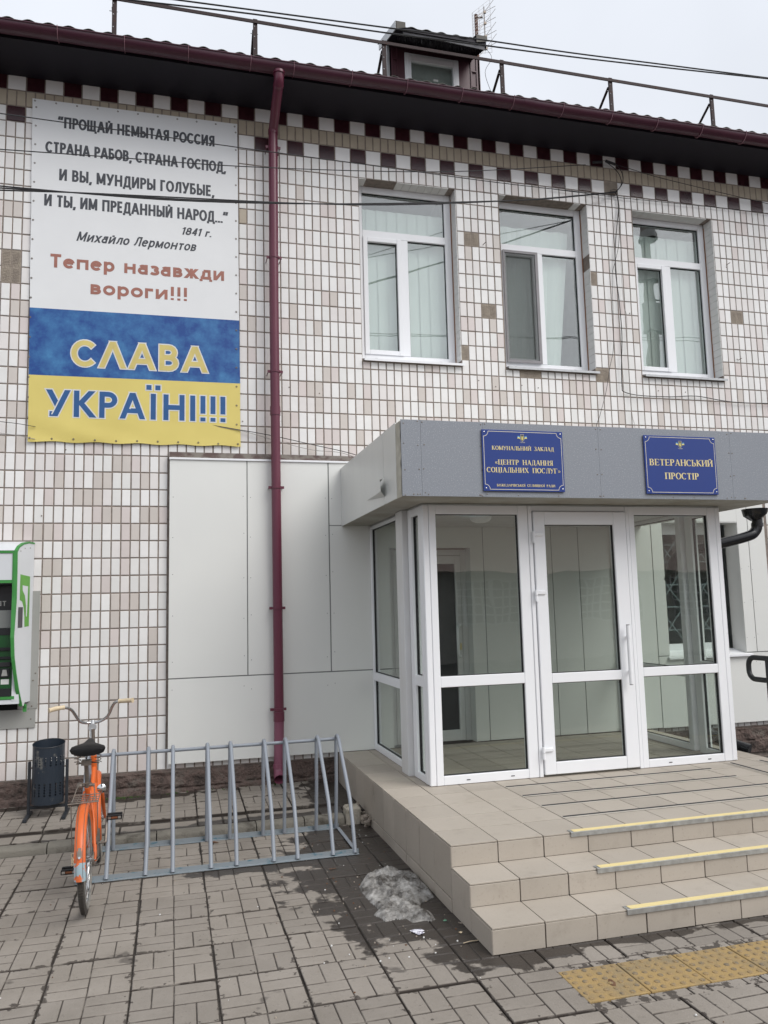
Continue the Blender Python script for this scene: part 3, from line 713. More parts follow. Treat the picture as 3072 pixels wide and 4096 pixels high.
for (x0, x1) in ((1.585, 3.80), (6.915, 8.46), (8.468, 9.6)): box('panel', x0, x1, -.060, -.052, .385, 1.168, 'clad', cl, .0015)
box('panel', 3.80, 4.70, -.060, -.052, 2.41, 3.30, 'clad', cl, .0015); box('panel', 7.055, 8.08, -.060, -.052, 2.70, 3.30, 'clad', cl, .0015)
b = MB(); b.box(1.58, 3.42, -.075, -.050, 3.298, 3.318, None, .002); b.build('trim', 'pvc', cl)
b = MB(); b.add([(1.58, -.066, 3.319), (3.47, -.066, 3.319), (3.47, -.006, 3.385), (1.58, -.006, 3.385), (1.58, -.002, 3.319), (3.47, -.002, 3.319)], [(0, 1, 2, 3), (0, 3, 4), (1, 5, 2)]); b.build('flashing', patchy('brown_flashing', (.085, .055, .050), (.17, .15, .13), 7, .45, .55, .45, .6), cl, fix=False)
sc = MB()
for x in (1.62, 2.30, 2.37, 3.13, 3.20, 8.10, 8.20, 8.25):
    for z in (1.05, 1.35, 1.75, 2.15, 2.55, 2.95): sc.lathe([(.0045, 0), (.0004, -.002)], (x + random.uniform(-.004, .004), -.0602, z + random.uniform(-.03, .03)), n=6, axis='y')
sc.build('screw', 'clad_dark', cl, kind='stuff')
sc = MB()   # old nails and drill holes in the tiled wall
for (x, z) in [(.35, 3.36), (.62, 3.38), (2.30, 3.72), (5.62, 4.23), (4.9, 4.28), (5.1, 4.22), (7.18, 4.27), (7.55, 4.27), (8.27, 5.9), (8.32, 4.72), (6.86, 5.2), (2.78, 4.1), (5.42, 4.25), (3.1, 4.05), (.42, 2.74), (1.2, 4.9)]:
    sc.lathe([(.007, 0), (.006, -.004), (.0005, -.005)], (x, -.001, z), n=7, axis='y')
for (x, z, l) in ((5.02, 5.88, .05), (8.27, 5.93, .05), (8.33, 4.71, .05)): sc.tube([(x, .0, z), (x + .02, -l, z + .012)], .004, n=6)
sc.build('nail', 'steel_dull', wall, kind='stuff')
rv = MB(); rv.box(8.078, 8.084, -.055, .17, 1.165, 2.695); rv.box(7.05, 7.06, -.055, .17, 1.165, 2.695); rv.box(7.06, 8.078, -.055, .17, 2.690, 2.699); rv.build('window_reveal', 'clad', cl)
box('reveal', 4.694, 4.70, -.0595, .10, .385, 2.409, 'clad', cl)
# lower window with decorative grille
b = MB(); b.box(7.06, 7.12, .16, .22, 1.20, 2.69, None, .003); b.box(7.96, 8.02, .16, .22, 1.20, 2.69, None, .003); b.box(7.12, 7.96, .16, .22, 1.20, 1.29, None, .003); b.box(7.12, 7.96, .16, .22, 2.57, 2.69, None, .003); b.box(7.50, 7.58, .159, .219, 1.29, 2.57, None, .003)
lw = b.build('window', 'pvc', bld, label='ground floor window with white diamond grille beside the porch')
box('pane', 7.121, 7.499, .185, .189, 1.291, 2.569, 'glass_dark', lw); box('pane', 7.581, 7.959, .185, .189, 1.291, 2.569, 'glass_dark', lw)
gr = MB()
for (x0, x1) in ((7.12, 7.50), (7.58, 7.96)):
    for z in (1.45, 1.72, 1.98, 2.25, 2.45): gr.box(x0, x1, .225, .237, z - .007, z + .007)
    xm = (x0 + x1) / 2
    for (za, zb) in ((1.30, 1.72), (1.72, 2.14), (2.14, 2.56)):
        for s_ in (-1, 1):
            gr.bar((xm + s_ * .17, .231, za), (xm, .2315 + .001 * s_, (za + zb) / 2), .012, .012); gr.bar((xm, .2315 + .001 * s_, (za + zb) / 2), (xm + s_ * .17, .231, zb), .012, .012)
gr.build('grille', 'pvc', lw)
b = MB(); b.prism([(-.10, 1.135), (-.10, 1.155), (.16, 1.215), (.16, 1.20)], 7.03, 8.14, plane='yz'); b.build('window_sill', 'pvc', lw)
# inner entrance door seen through the porch
b = MB(); b.box(3.80, 3.87, .08, .14, .385, 2.40, None, .003); b.box(4.63, 4.694, .08, .14, .385, 2.40, None, .003); b.box(3.87, 4.63, .08, .14, 2.34, 2.40, None, .003)
dr = b.build('inner_door', 'pvc_dirty', bld, label='white glazed inner door at the back of the porch')
b = MB(); b.box(3.873, 3.965, .075, .125, .39, 2.335, None, .003); b.box(4.565, 4.627, .075, .125, .39, 2.335, None, .003); b.box(3.965, 4.565, .0755, .125, 2.25, 2.335, None, .003); b.box(3.965, 4.565, .0755, .125, .39, .50, None, .003)
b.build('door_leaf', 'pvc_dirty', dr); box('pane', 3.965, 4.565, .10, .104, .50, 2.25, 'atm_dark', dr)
b = MB(); b.tube([(4.60, .075, 1.26), (4.56, .03, 1.27), (4.545, .0, 1.31), (4.545, .0, 1.54), (4.56, .03, 1.58), (4.60, .075, 1.59)], .014); b.build('door_handle', 'pvc', dr, smooth=True)
b = MB(); b.box(4.592, 4.612, .068, .0765, 1.33, 1.40); b.build('lock', 'gold', dr)
# ---- plinth of rough brown stone
def plinth(x0, x1):
    nx = int((x1 - x0) / .014); nz = 17; vs = []
    for i in range(nx + 1):
        x = x0 + (x1 - x0) * i / nx
        for j in range(nz + 1):
            t = j / nz; z = .04 + t * (.325 - .04)
            crack = noise.noise((x * 1.3, 2.0, 0)) * .05 + .17 + .02 * noise.noise((x * 6, 0, 1))
            dd = max(0, 1 - abs(z - crack) / .012) * .022 * (1 if noise.noise((x * .9, 8, 0)) > -.12 else 0)
            y = -.030 + noise.fractal((x * 9, z * 13, 0), 1.0, 2.1, 5) * .017 + (.014 if z < crack else 0) * -.6 + dd
            if j == nz: y = .002
            vs.append((x, y, z))
    q = nz + 1; b = MB(); b.add(vs, [(i * q + j, (i + 1) * q + j, (i + 1) * q + j + 1, i * q + j + 1) for i in range(nx) for j in range(nz)])
    b.build('plinth', 'plinth', bld, fix=False)
plinth(-.8, 3.25); plinth(6.76, 9.6)
# ---- eave, gutter, roof
EX0, EX1 = -2.2, 11.5
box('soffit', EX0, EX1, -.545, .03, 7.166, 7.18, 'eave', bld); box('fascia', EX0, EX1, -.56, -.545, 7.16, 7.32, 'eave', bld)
b = MB()
n = 14; c0y, c0z, r = -.635, 7.235, .080
def half(rad): return [(c0y + rad * math.cos(PI + PI * k / n), c0z + rad * math.sin(PI + PI * k / n)) for k in range(n + 1)]
pr = half(r) + half(r - .004)[::-1]
seg = 60
vs = []; S = seg
for i in range(S + 1):
    x = lerp(EX0, EX1, i / S); sag = .0035 * math.sin(x * 1.9) + .002 * math.sin(x * 5.3)
    vs += [(x, y, z + sag) for y, z in pr]
kf = len(pr); fs = [(i * kf + c, (i + 1) * kf + c, (i + 1) * kf + (c + 1) % kf, i * kf + (c + 1) % kf) for i in range(S) for c in range(kf)]
b.add(vs, fs); b.tube([(EX0, c0y - r - .002, c0z), (EX1, c0y - r - .002, c0z)], .007, n=8)
gut = b.build('gutter', 'gutter', bld, smooth=True)
for x in (-.65, -.05, .55, 1.145, 1.735, 2.335, 2.765, 3.36, 3.95, 4.56, 5.15, 5.74, 6.34, 6.92, 7.51, 8.10, 8.7, 9.3):
    b = MB(); ring = [(x, c0y + (r + .004) * math.cos(PI + PI * k / 10), c0z + (r + .004) * math.sin(PI + PI * k / 10)) for k in range(11)]
    ring = [(x, c0y - r - .008, c0z + .012)] + ring
    b.tube(ring, .009, n=6, flat=(1.0, .35)); b.build('gutter_bracket', 'bracket', gut)
for x in (2.30, 4.98, 5.33): # joint collars
    b = MB(); b.tube([(x - .05, 0, 0), (x + .05, 0, 0)], .01)
    b = MB(); vs = []
    for xx in (x - .06, x + .06): vs += [(xx, c0y + (r + .003) * math.cos(PI + PI * k / n), c0z + (r + .003) * math.sin(PI + PI * k / n)) for k in range(n + 1)]
    b.add(vs, [(k, k + 1, n + 2 + k, n + 1 + k) for k in range(n)]); b.build('gutter_joint', 'gutter', gut, smooth=True, fix=False)
ROOF_S = .42
def roof_sheet(mb, x0, x1, y0, y1, z_at, pitch=.178, amp=.014, thick=.006, nx_per=8, steps=14):
    nx = int((x1 - x0) / pitch * nx_per); vs = []
    for j in range(steps + 1):
        y = lerp(y0, y1, j / steps)
        for i in range(nx + 1):
            x = lerp(x0, x1, i / nx); s_ = math.sin(2 * PI * (x - .24) / pitch)
            vs.append((x, y, z_at(y) + amp * (max(s_, -.45) + .2)))
    q = nx + 1; mb.add(vs, [(j * q + i, j * q + i + 1, (j + 1) * q + i + 1, (j + 1) * q + i) for j in range(steps) for i in range(nx)])
    mb.add([(v[0], v[1], v[2] - thick) for v in vs[:q]] + vs[:q], [(i, i + 1, q + i + 1, q + i) for i in range(q - 1)])
    lo = [(v[0], v[1], v[2] - thick) for v in vs]; mb.add(lo, [(j * q + i, (j + 1) * q + i, (j + 1) * q + i + 1, j * q + i + 1) for j in range(steps) for i in range(nx)])
b = MB(); roof_sheet(b, EX0, EX1, -.60, 4.5, lambda y: 7.335 + (y + .60) * ROOF_S); rf = b.build('roof', 'roof', bld, fix=False)
b = MB(); b.add([(EX0, 4.5, 7.335 + 5.10 * ROOF_S), (EX1, 4.5, 7.335 + 5.10 * ROOF_S), (EX1, 9.5, 7.3), (EX0, 9.5, 7.3)], [(0, 1, 2, 3)]); b.add([(EX0, -.55, 7.3), (EX0, 4.5, 9.43), (EX0, 9.5, 7.3), (EX1, -.55, 7.3), (EX1, 4.5, 9.43), (EX1, 9.5, 7.3)], [(0, 1, 2), (3, 5, 4)]); b.build('roof_back', 'roof', bld, fix=False)
def roof_z(y): return 7.335 + (y + .60) * ROOF_S
# ---- dormer
dm = MB(); dx0, dx1, dy = 4.06, 5.195, .30
dz = lambda y: 8.27 + (y + .15) * .37
wx0, wx1, wz0, wz1 = 4.243, 4.918, 7.74, 8.332
for (a, b_, c, e) in ((dx0, wx0, 7.5, 8.44), (wx1, dx1, 7.5, 8.44), (wx0, wx1, 7.5, wz0), (wx0, wx1, wz1, 8.44)): dm.box(a, b_, dy, dy + .03, c, e)
dorm = dm.build('dormer', 'dormer', bld)
b = MB()
for x in (4.075, 4.145, 5.075, 5.15): b.box(x, x + .018, dy - .012, dy + .001, 7.5, 8.41)
for x in (4.10, 5.09):
    for z in (7.78, 8.02, 8.22): b.box(x, x + .055, dy - .018, dy - .002, z, z + .012)
b.build('standing_seam', 'dormer', dorm)
for x in (dx0 - .004, dx1 - .02):
    b = MB(); b.add([(x, dy, 7.5), (x, .62, 7.6), (x, .62, dz(.62)), (x, dy, dz(dy)), (x + .024, dy, 7.5), (x + .024, .62, 7.6), (x + .024, .62, dz(.62)), (x + .024, dy, dz(dy))], [(0, 1, 2, 3), (4, 5, 6, 7), (0, 3, 7, 4)])
    b.build('dormer_side', 'dormer', dorm)
b = MB(); b.box(dx0 - .035, dx0 - .004, dy - .005, dy + .10, 7.5, 8.42); b.build('corner_trim', 'galv', dorm)
b = MB(); b.box(dx0, dx1, .60, .62, 7.5, dz(.6)); b.build('dormer_back', 'dormer', dorm)
b = MB(); b.bar((3.985, .34, 7.74), (4.03, .33, 8.10), .05, .02); b.build('side_flashing', 'galv', dorm)
b = MB(); b.box(wx0, wx0 + .062, dy - .02, dy + .03, wz0, wz1, None, .003); b.box(wx1 - .062, wx1, dy - .02, dy + .03, wz0, wz1, None, .003); b.box(wx0 + .062, wx1 - .062, dy - .019, dy + .03, wz1 - .062, wz1, None, .003); b.box(wx0 + .062, wx1 - .062, dy - .019, dy + .03, wz0, wz0 + .062, None, .003)
b.box(wx0 + .03, wx0 + .075, dy - .026, dy + .02, wz0 + .03, wz1 - .03, None, .003); b.box(wx1 - .075, wx1 - .03, dy - .026, dy + .02, wz0 + .03, wz1 - .03, None, .003); b.box(wx0 + .075, wx1 - .075, dy - .0255, dy + .02, wz1 - .10, wz1 - .03, None, .003)
b.build('window_frame', 'pvc', dorm); box('pane', wx0 + .063, wx1 - .063, dy + .002, dy + .006, wz0 + .063, wz1 - .063, 'glass_up', dorm)
b = MB(); b.add([(wx0, dy + .05, wz0), (wx1, dy + .05, wz0), (wx1, dy + .05, wz1), (wx0, dy + .05, wz1)], [(0, 1, 2, 3)]); b.build('curtain', 'room', dorm, fix=False)
box('sticker', 4.60, 4.66, dy - .0, dy + .0015, 8.03, 8.055, 'print_white', dorm)
rr = random.Random(11)
b = MB(); roof_sheet(b, 4.07, 5.06, -.16, .62, lambda y: dz(y) + .03, amp=.013); b.build('dormer_roof', 'roof', dorm, fix=False)
b = MB()
b.add([(4.02, -.14, dz(-.14)), (5.10, -.14, dz(-.14)), (5.10, .31, dz(.31)), (4.02, .31, dz(.31))], [(0, 1, 2, 3)])
b.box(4.02, 5.10, -.15, -.135, dz(-.15) - .015, dz(-.15) + .025); b.add([(5.10, -.15, dz(-.15) - .06), (5.10, .30, dz(.30) - .06), (5.10, .30, dz(.3) + .05), (5.10, -.15, dz(-.15) + .05)], [(0, 1, 2, 3)])
b.build('dormer_soffit', 'eave', dorm)
for x0, x1, mm in ((4.003, 4.12, 'roof'), (4.975, 5.11, 'roof')):
    b = MB(); b.add([(x0, -.165, dz(-.165) + .085), (x1, -.165, dz(-.165) + .085), (x1, .62, dz(.62) + .085), (x0, .62, dz(.62) + .085), (x0, -.165, dz(-.165) - .01), (x1, -.165, dz(-.165) + .02)], [(0, 1, 2, 3), (0, 4, 5, 1)]); b.build('ridge_cap', mm, dorm, fix=False)
b = MB(); b.add([(4.0, -.165, dz(-.165) + .085), (4.0, .55, dz(.55) + .085), (4.0, .55, dz(.55) - .02), (4.0, -.165, dz(-.165) - .02), (4.012, -.165, dz(-.165) + .085), (4.012, .55, dz(.55) + .085), (4.012, .55, dz(.55) - .02), (4.012, -.165, dz(-.165) - .02)], [(0, 1, 2, 3), (7, 6, 5, 4), (0, 3, 7, 4), (3, 2, 6, 7)]); b.build('bargeboard', 'galv', dorm)
b = MB(); b.prism([(4.10, 8.235), (4.60, 8.225), (5.09, 8.20), (5.09, 8.26), (4.10, 8.27)], -.13, -.12)
for k in range(260):   # cobwebs and icicle-like strands hanging under the overhang
    x = rr.uniform(4.1, 5.07); y = rr.uniform(-.1, .12); z = dz(y) - .002; l = abs(rr.gauss(.03, .025)) + .015 + .03 * math.sin((x - 4.1) * 3.2) ** 2
    b.add([(x - .002, y, z), (x + .003, y, z), (x + rr.uniform(-.012, .012), y, z - l)], [(0, 1, 2)])
b.build('cobweb', mat('grey_cobweb', (.20, .20, .21), .9), dorm, kind='stuff', fix=False)
# ---- downpipe
P = [(2.62, -.635, 7.19), (2.62, -.635, 7.10), (2.62, -.622, 7.07), (2.62, -.20, 6.88), (2.62, -.165, 6.855), (2.618, -.15, 6.81)]
b = MB(); b.tube(P, .049, n=20, cap=False); b.tube([(2.62, -.635, 7.17), (2.62, -.635, 7.145)], .062, n=20)
b.tube([(2.62, -.60, 7.06), (2.62, -.575, 7.049)], .053, n=20); b.tube([(2.618, -.150, 6.845), (2.618, -.149, 6.80)], .053, n=20)
b.tube([(2.618, -.149, 6.81), (2.613, -.14, 5.0), (2.615, -.142, 3.83)], .0485, n=20, cap=False); b.tube([(2.615, -.142, 3.85), (2.615, -.142, 3.76)], .053, n=20); b.tube([(2.615, -.142, 3.80), (2.625, -.142, .80)], .0475, n=20, cap=False)
b.tube([(2.625, -.142, .82), (2.625, -.142, .73)], .053, n=20)
dp = b.build('downpipe', 'burgundy', bld, smooth=True)
b = MB(); b.tube([(2.625, -.142, .74), (2.618, -.142, .30), (2.617, -.15, .26)], .0478, n=20, cap=False); b.tube([(2.618, -.142, .33), (2.618, -.145, .29)], .054, n=20); b.tube([(2.617, -.145, .29), (2.617, -.16, .245), (2.615, -.20, .215), (2.615, -.225, .20)], [.05, .05, .051, .054], n=20, cap=False)
b.tube([(2.617, -.148, .285), (2.617, -.162, .243), (2.615, -.20, .213), (2.615, -.2255, .1995)], [.046, .046, .048, .051], n=20, cap=False)
b.build('pipe_shoe', 'burgundy_fade', dp, smooth=True, fix=False)
for z in (6.655, 5.435, 4.215, 3.02, 1.82, .845):
    b = MB(); b.tube([(2.618, -.143, z - .011), (2.618, -.143, z + .011)], .0535, n=20)
    for s_ in (-1, 1): b.box(2.618 + s_ * .052, 2.618 + s_ * .078, -.150, -.136, z - .013, z + .013); b.box(2.618 + s_ * .065, 2.618 + s_ * .073, -.137, -.002, z - .004, z + .004)
    b.build('pipe_clamp', 'burgundy', dp)

# ==================================================================== STEPS
ST = thing('entrance_steps', 'beige tiled entrance platform with three steps and yellow edge strips', 'steps', (5, -1.5, 0))
SXL, SXR = 3.222, 6.76; T = .303; ZP, Z2, Z1 = .3826, .2583, .1339; YF, YF2, YF3 = -3.354, -3.6585, -3.963
b = MB(); b.box(SXL + .009, SXR - .009, YF + .009, -.01, -.03, ZP - .009); b.box(SXL + .009, SXR + 2.2, YF2 + .009, YF + .02, -.03, Z2 - .009); b.box(SXL + .009, SXR + 2.2, YF3 + .009, YF2 + .02, -.03, Z1 - .009)
stm = b.build('steps_core', 'grout', ST)
_tc = {}
def ftile(sx, sy, sz, loc, lab=None):
    """one floor tile of the given size, centred on loc"""
    key = (round(sx, 3), round(sy, 3), round(sz, 3))
    if key not in _tc:
        b = MB(); b.box(-sx / 2, sx / 2, -sy / 2, sy / 2, -sz / 2, sz / 2, None, .0012); o = b.build('tile', 'porcelain', stm); _tc[key] = o.data
    else: o = link('tile', _tc[key], stm)
    o.location = (loc[0] + random.uniform(-.0006, .0006), loc[1] + random.uniform(-.0006, .0006), loc[2] + random.uniform(-.0005, .0005)); o.rotation_euler = tuple(random.uniform(-.0015, .0015) for _ in range(3))
    return o
G_ = .0065; TT = T - G_
ys = [YF + k * .3155 for k in range(0, 11)]
for i in range(12):
    x0 = SXL + i * T; x1 = min(x0 + T, SXR)
    if x1 - x0 < .05: continue
    for j in range(11):
        y0 = ys[j]; y1 = min(y0 + .3155, -.062)
        if y1 - y0 < .04: continue
        ftile(x1 - x0 - G_, y1 - y0 - .011, .009, ((x0 + x1) / 2, (y0 + y1) / 2, ZP - .0045))
for (yy, zt, yb) in ((YF2, Z2, YF), (YF3, Z1, YF2)):
    for i in range(19): ftile(TT, yb - yy - .004, .009, (SXL + (i + .5) * T, (yy + yb) / 2 + .0015, zt - .0045))
for (yy, zt, zb, n) in ((YF, ZP, Z2, 12), (YF2, Z2, Z1, 19), (YF3, Z1, .002, 19)):
    for i in range(n): 
        x1 = SXL + (i + 1) * T
        w_ = TT if not (n == 12 and i == 11) else SXR - SXL - 11 * T - G_
        ftile(w_, .009, zt - zb - .0125, (SXL + i * T + G_ / 2 + w_ / 2, yy + .0045, (zt - .0105 + zb) / 2))
# side cladding of the platform: tall tiles over a low skirting, then the flanks of the steps
for j in range(11):
    y0 = ys[j] if j else YF; y1 = min(ys[j] + .3155, -.062)
    if y1 - y0 < .04: continue
    ftile(.009, y1 - y0 - G_, ZP - .0105 - .080, (SXL + .0045, (y0 + y1) / 2, (ZP - .0105 + .080) / 2))
    if y0 < -1.15: ftile(.012, y1 - y0 - G_, .074, (SXL + .003, (y0 + y1) / 2, .037))
ftile(.009, .300, Z2 - .0125, (SXL + .0045, (YF + YF2) / 2, (Z2 - .0105) / 2)); ftile(.009, .300, Z1 - .0125, (SXL + .0045, (YF2 + YF3) / 2, (Z1 - .0105) / 2))
for (yy, zt, x0) in ((YF, ZP, 4.012), (YF2, Z2, 4.012), (YF3, Z1, 4.012)):
    x1 = SXR - .02 if zt == ZP else 8.6
    b = MB(); b.prism([(yy + .045, zt + .0005), (yy + .045, zt + .004), (yy - .004, zt + .005), (yy - .009, zt + .002), (yy - .009, zt - .024), (yy - .0005, zt - .024), (yy - .0005, zt + .0005)], x0, x1, plane='yz')
    no = b.build('edge_strip', 'alu', ST); b = MB()
    nseg = 60
    for q in range(nseg): 
        xa = lerp(x0 + .02, x1 - .005, q / nseg); xb = lerp(x0 + .02, x1 - .005, (q + 1) / nseg); 
        b.add([(xa, yy - .005, zt + .0066), (xb, yy - .005, zt + .0066), (xb, yy + .040, zt + .0058), (xa, yy + .040, zt + .0058), (xa, yy - .005, zt + .0042), (xb, yy - .005, zt + .0042)], [(0, 1, 2, 3), (0, 4, 5, 1)])
    b.build('grip_tape', 'nosing_yellow', no, fix=False)
for y, xe in ((-2.079, 6.01), (-2.388, 6.01), (-2.707, 6.2), (-3.02, 6.2)):
    b = MB(); b.box(4.13, xe, y - .022, y + .022, ZP, ZP + .0035, None, .001); a_ = b.build('edge_strip', mat('beige_strip', (.50, .46, .40), .5) if y == -2.079 else bpy.data.materials['beige_strip'], ST)
    b = MB(); b.box(4.14, xe - .01, y - .002, y + .018, ZP + .003, ZP + .0062, None, .001); b.build('rubber_insert', 'black_strip', a_)
for x in (6.30, 6.60):
    b = MB(); b.box(x - .022, x + .022, -3.0, -1.92, ZP + .0004, ZP + .0036, None, .001); a_ = b.build('edge_strip', bpy.data.materials['beige_strip'], ST)
    b = MB(); b.box(x - .002, x + .018, -2.99, -1.93, ZP + .003, ZP + .0062, None, .001); b.build('rubber_insert', 'black_strip', a_)

# ==================================================================== PORCH
PO = thing('glazed_porch', 'white framed glass entrance porch under a grey flat canopy', 'porch', (5, -1, ZP))
XL, XR, YD = 3.594, 6.443, -1.856; ZB = ZP + .003; ZT = 2.63
def frame_x(x0, x1, gx0, gx1, gz, name, m='pvc', y=YD, d=.07):
    """a fixed light in the front: outer box x0..x1, panes gx0..gx1, gz = list of (z0, z1) panes from below"""
    b = MB(); b.box(x0, gx0, y, y + d, ZB, ZT, None, .004); b.box(gx1, x1, y, y + d, ZB, ZT, None, .004)
    zz = [ZB] + [v for p in gz for v in p] + [ZT]
    for k in range(0, len(zz), 2): b.box(gx0, gx1, y + .0015, y + d - .0015, zz[k], zz[k + 1], None, .004)
    o = b.build(name, m, PO)
    for (z0, z1) in gz:
        q = MB(); t = .005
        q.box(gx0, gx0 + t, y + .018, y + .045, z0, z1); q.box(gx1 - t, gx1, y + .018, y + .045, z0, z1); q.box(gx0 + t, gx1 - t, y + .018, y + .045, z1 - t, z1); q.box(gx0 + t, gx1 - t, y + .018, y + .045, z0, z0 + t)
        q.build('gasket', 'gasket', o)
        box('pane', gx0 + .002, gx1 - .002, y + .028, y + .034, z0 + .002, z1 - .002, 'glass_porch', o)
    q = MB(); q.box(x0 + .25, x0 + .28, y - .002, y + .003, ZB + .028, ZB + .034); q.box(x1 - .25, x1 - .22, y - .002, y + .003, ZB + .028, ZB + .034); q.build('drain_slot', 'gasket', o)
    return o
frame_x(3.648, 4.532, 3.707, 4.441, [(.457, 1.148), (1.234, 2.555)], 'window_frame')
frame_x(5.500, 6.390, 5.557, 6.310, [(.453, 1.150), (1.227, 2.558)], 'window_frame')
for x0_, x1_ in ((3.594, 3.646), (6.392, 6.443)): box('corner_post', x0_, x1_, YD + .001, YD + .075, ZB, ZT, 'pvc', PO, .006)
b = MB(); b.box(4.534, 4.569, YD - .006, YD + .07, ZB, ZT, None, .004); b.box(5.466, 5.498, YD - .006, YD + .07, ZB, ZT, None, .004); b.box(4.569, 5.466, YD + .001, YD + .07, 2.585, ZT, None, .004); b.build('door_frame', 'pvc', PO)
# door leaf
b = MB(); y = YD - .018; x0, x1 = 4.576, 5.458; g0, g1 = 4.680, 5.335
b.box(x0, g0, y, y + .07, .402, 2.580, None, .005); b.box(g1, x1, y, y + .07, .402, 2.580, None, .005)
for (za, zb) in ((.402, .500), (1.138, 1.218), (2.467, 2.580)): b.box(g0, g1, y + .0015, y + .068, za, zb, None, .004)
dl = b.build('door', 'pvc', PO)
for (z0, z1) in ((.500, 1.138), (1.218, 2.467)):
    q = MB(); t = .005; q.box(g0, g0 + t, y + .018, y + .045, z0, z1); q.box(g1 - t, g1, y + .018, y + .045, z0, z1); q.box(g0 + t, g1 - t, y + .018, y + .045, z1 - t, z1); q.box(g0 + t, g1 - t, y + .018, y + .045, z0, z0 + t); q.build('gasket', 'gasket', dl)
    box('pane', g0 + .002, g1 - .002, y + .028, y + .034, z0 + .002, z1 - .002, 'glass_porch', dl)
for s_, yy in ((-1, y - .055), (1, y + .125)):
    b = MB(); xh = 5.385; b.tube([(xh, yy, 1.10), (xh, yy, 1.597)], .0165, n=14)
    for z in (1.205, 1.50): b.tube([(xh, yy, z - .015), (xh, yy, z + .015)], .0185, n=14); b.tube([(xh, yy, z), (xh + .022, y if s_ < 0 else y + .07, z)], .011, n=10)
    h_ = b.build('door_handle', 'pvc', dl, smooth=True); q = MB(); q.tube([(xh, yy, 1.597), (xh, yy, 1.602)], .0147, n=14); q.tube([(xh, yy, 1.095), (xh, yy, 1.10)], .0147, n=14); q.build('end_cap', 'gasket', dl)
for z in (2.365, 1.872, .585):
    b = MB(); b.tube([(4.566, y - .012, z - .055), (4.566, y - .012, z - .008)], .0125, n=12); b.tube([(4.566, y - .012, z - .005), (4.566, y - .012, z + .042)], .0125, n=12); b.box(4.572, 4.655, y - .016, y - .001, z + .002, z + .036, None, .006)
    b.build('hinge', 'pvc', dl, smooth=True)
# side walls
def side(x, d, name):
    b = MB(); xa, xb = (x, x + .07) if d > 0 else (x - .07, x)
    for (ya, yb) in ((-1.856 + .076, -1.722), (-1.520, -1.425)): b.box(xa, xb, ya, yb, ZB, ZT, None, .004)
    for (za, zb) in ((ZB, .442), (1.145, 1.232), (2.565, ZT)): b.box(xa + .0015, xb - .0015, -1.722, -1.520, za, zb, None, .004)
    ma, mb_ = (-1.198, -1.095) if d > 0 else (-1.345, -1.275)
    for (ya, yb) in ((ma, mb_), (-.085, -.062)): b.box(xa, xb, ya, yb, ZB, ZT, None, .004)
    for (za, zb) in ((ZB, .445), (1.07, 1.15), (2.60, ZT)): b.box(xa + .0015, xb - .0015, mb_, -.085, za, zb, None, .004)
    o = b.build(name, 'pvc', PO); xm = (xa + xb) / 2
    for (ya, yb, z0, z1) in ((-1.722, -1.520, .442, 1.145), (-1.722, -1.520, 1.232, 2.565), (mb_, -.085, .445, 1.07), (mb_, -.085, 1.15, 2.60)):
        box('pane', xm - .003, xm + .003, ya + .002, yb - .002, z0 + .002, z1 - .002, 'glass_porch', o)
        q = MB(); t = .005; q.box(xm - .012, xm + .012, ya, ya + t, z0, z1); q.box(xm - .012, xm + .012, yb - t, yb, z0, z1); q.box(xm - .012, xm + .012, ya, yb, z0, z0 + t); q.box(xm - .012, xm + .012, ya, yb, z1 - t, z1); q.build('gasket', 'gasket', o, kind='stuff')
    return o
side(XL, 1, 'side_frame'); side(XR, -1, 'side_frame')
for x0, x1, yb_ in ((3.548, 3.664, -1.20), (6.44, 6.489, -1.31)): box('square_post', x0, x1, -1.405, yb_, ZP + .001, ZT + .01, 'pvc_dirty', PO, .003)
# notices on the side pane
st_ = MB(); st_.box(3.624, 3.6255, -1.075, -.975, 1.915, 1.985, 'sticker_y'); st_.box(3.6238, 3.6253, -1.077, -.973, 1.987, 2.065, 'sticker_b'); 
so = st_.build('notice_sticker', None, PO)

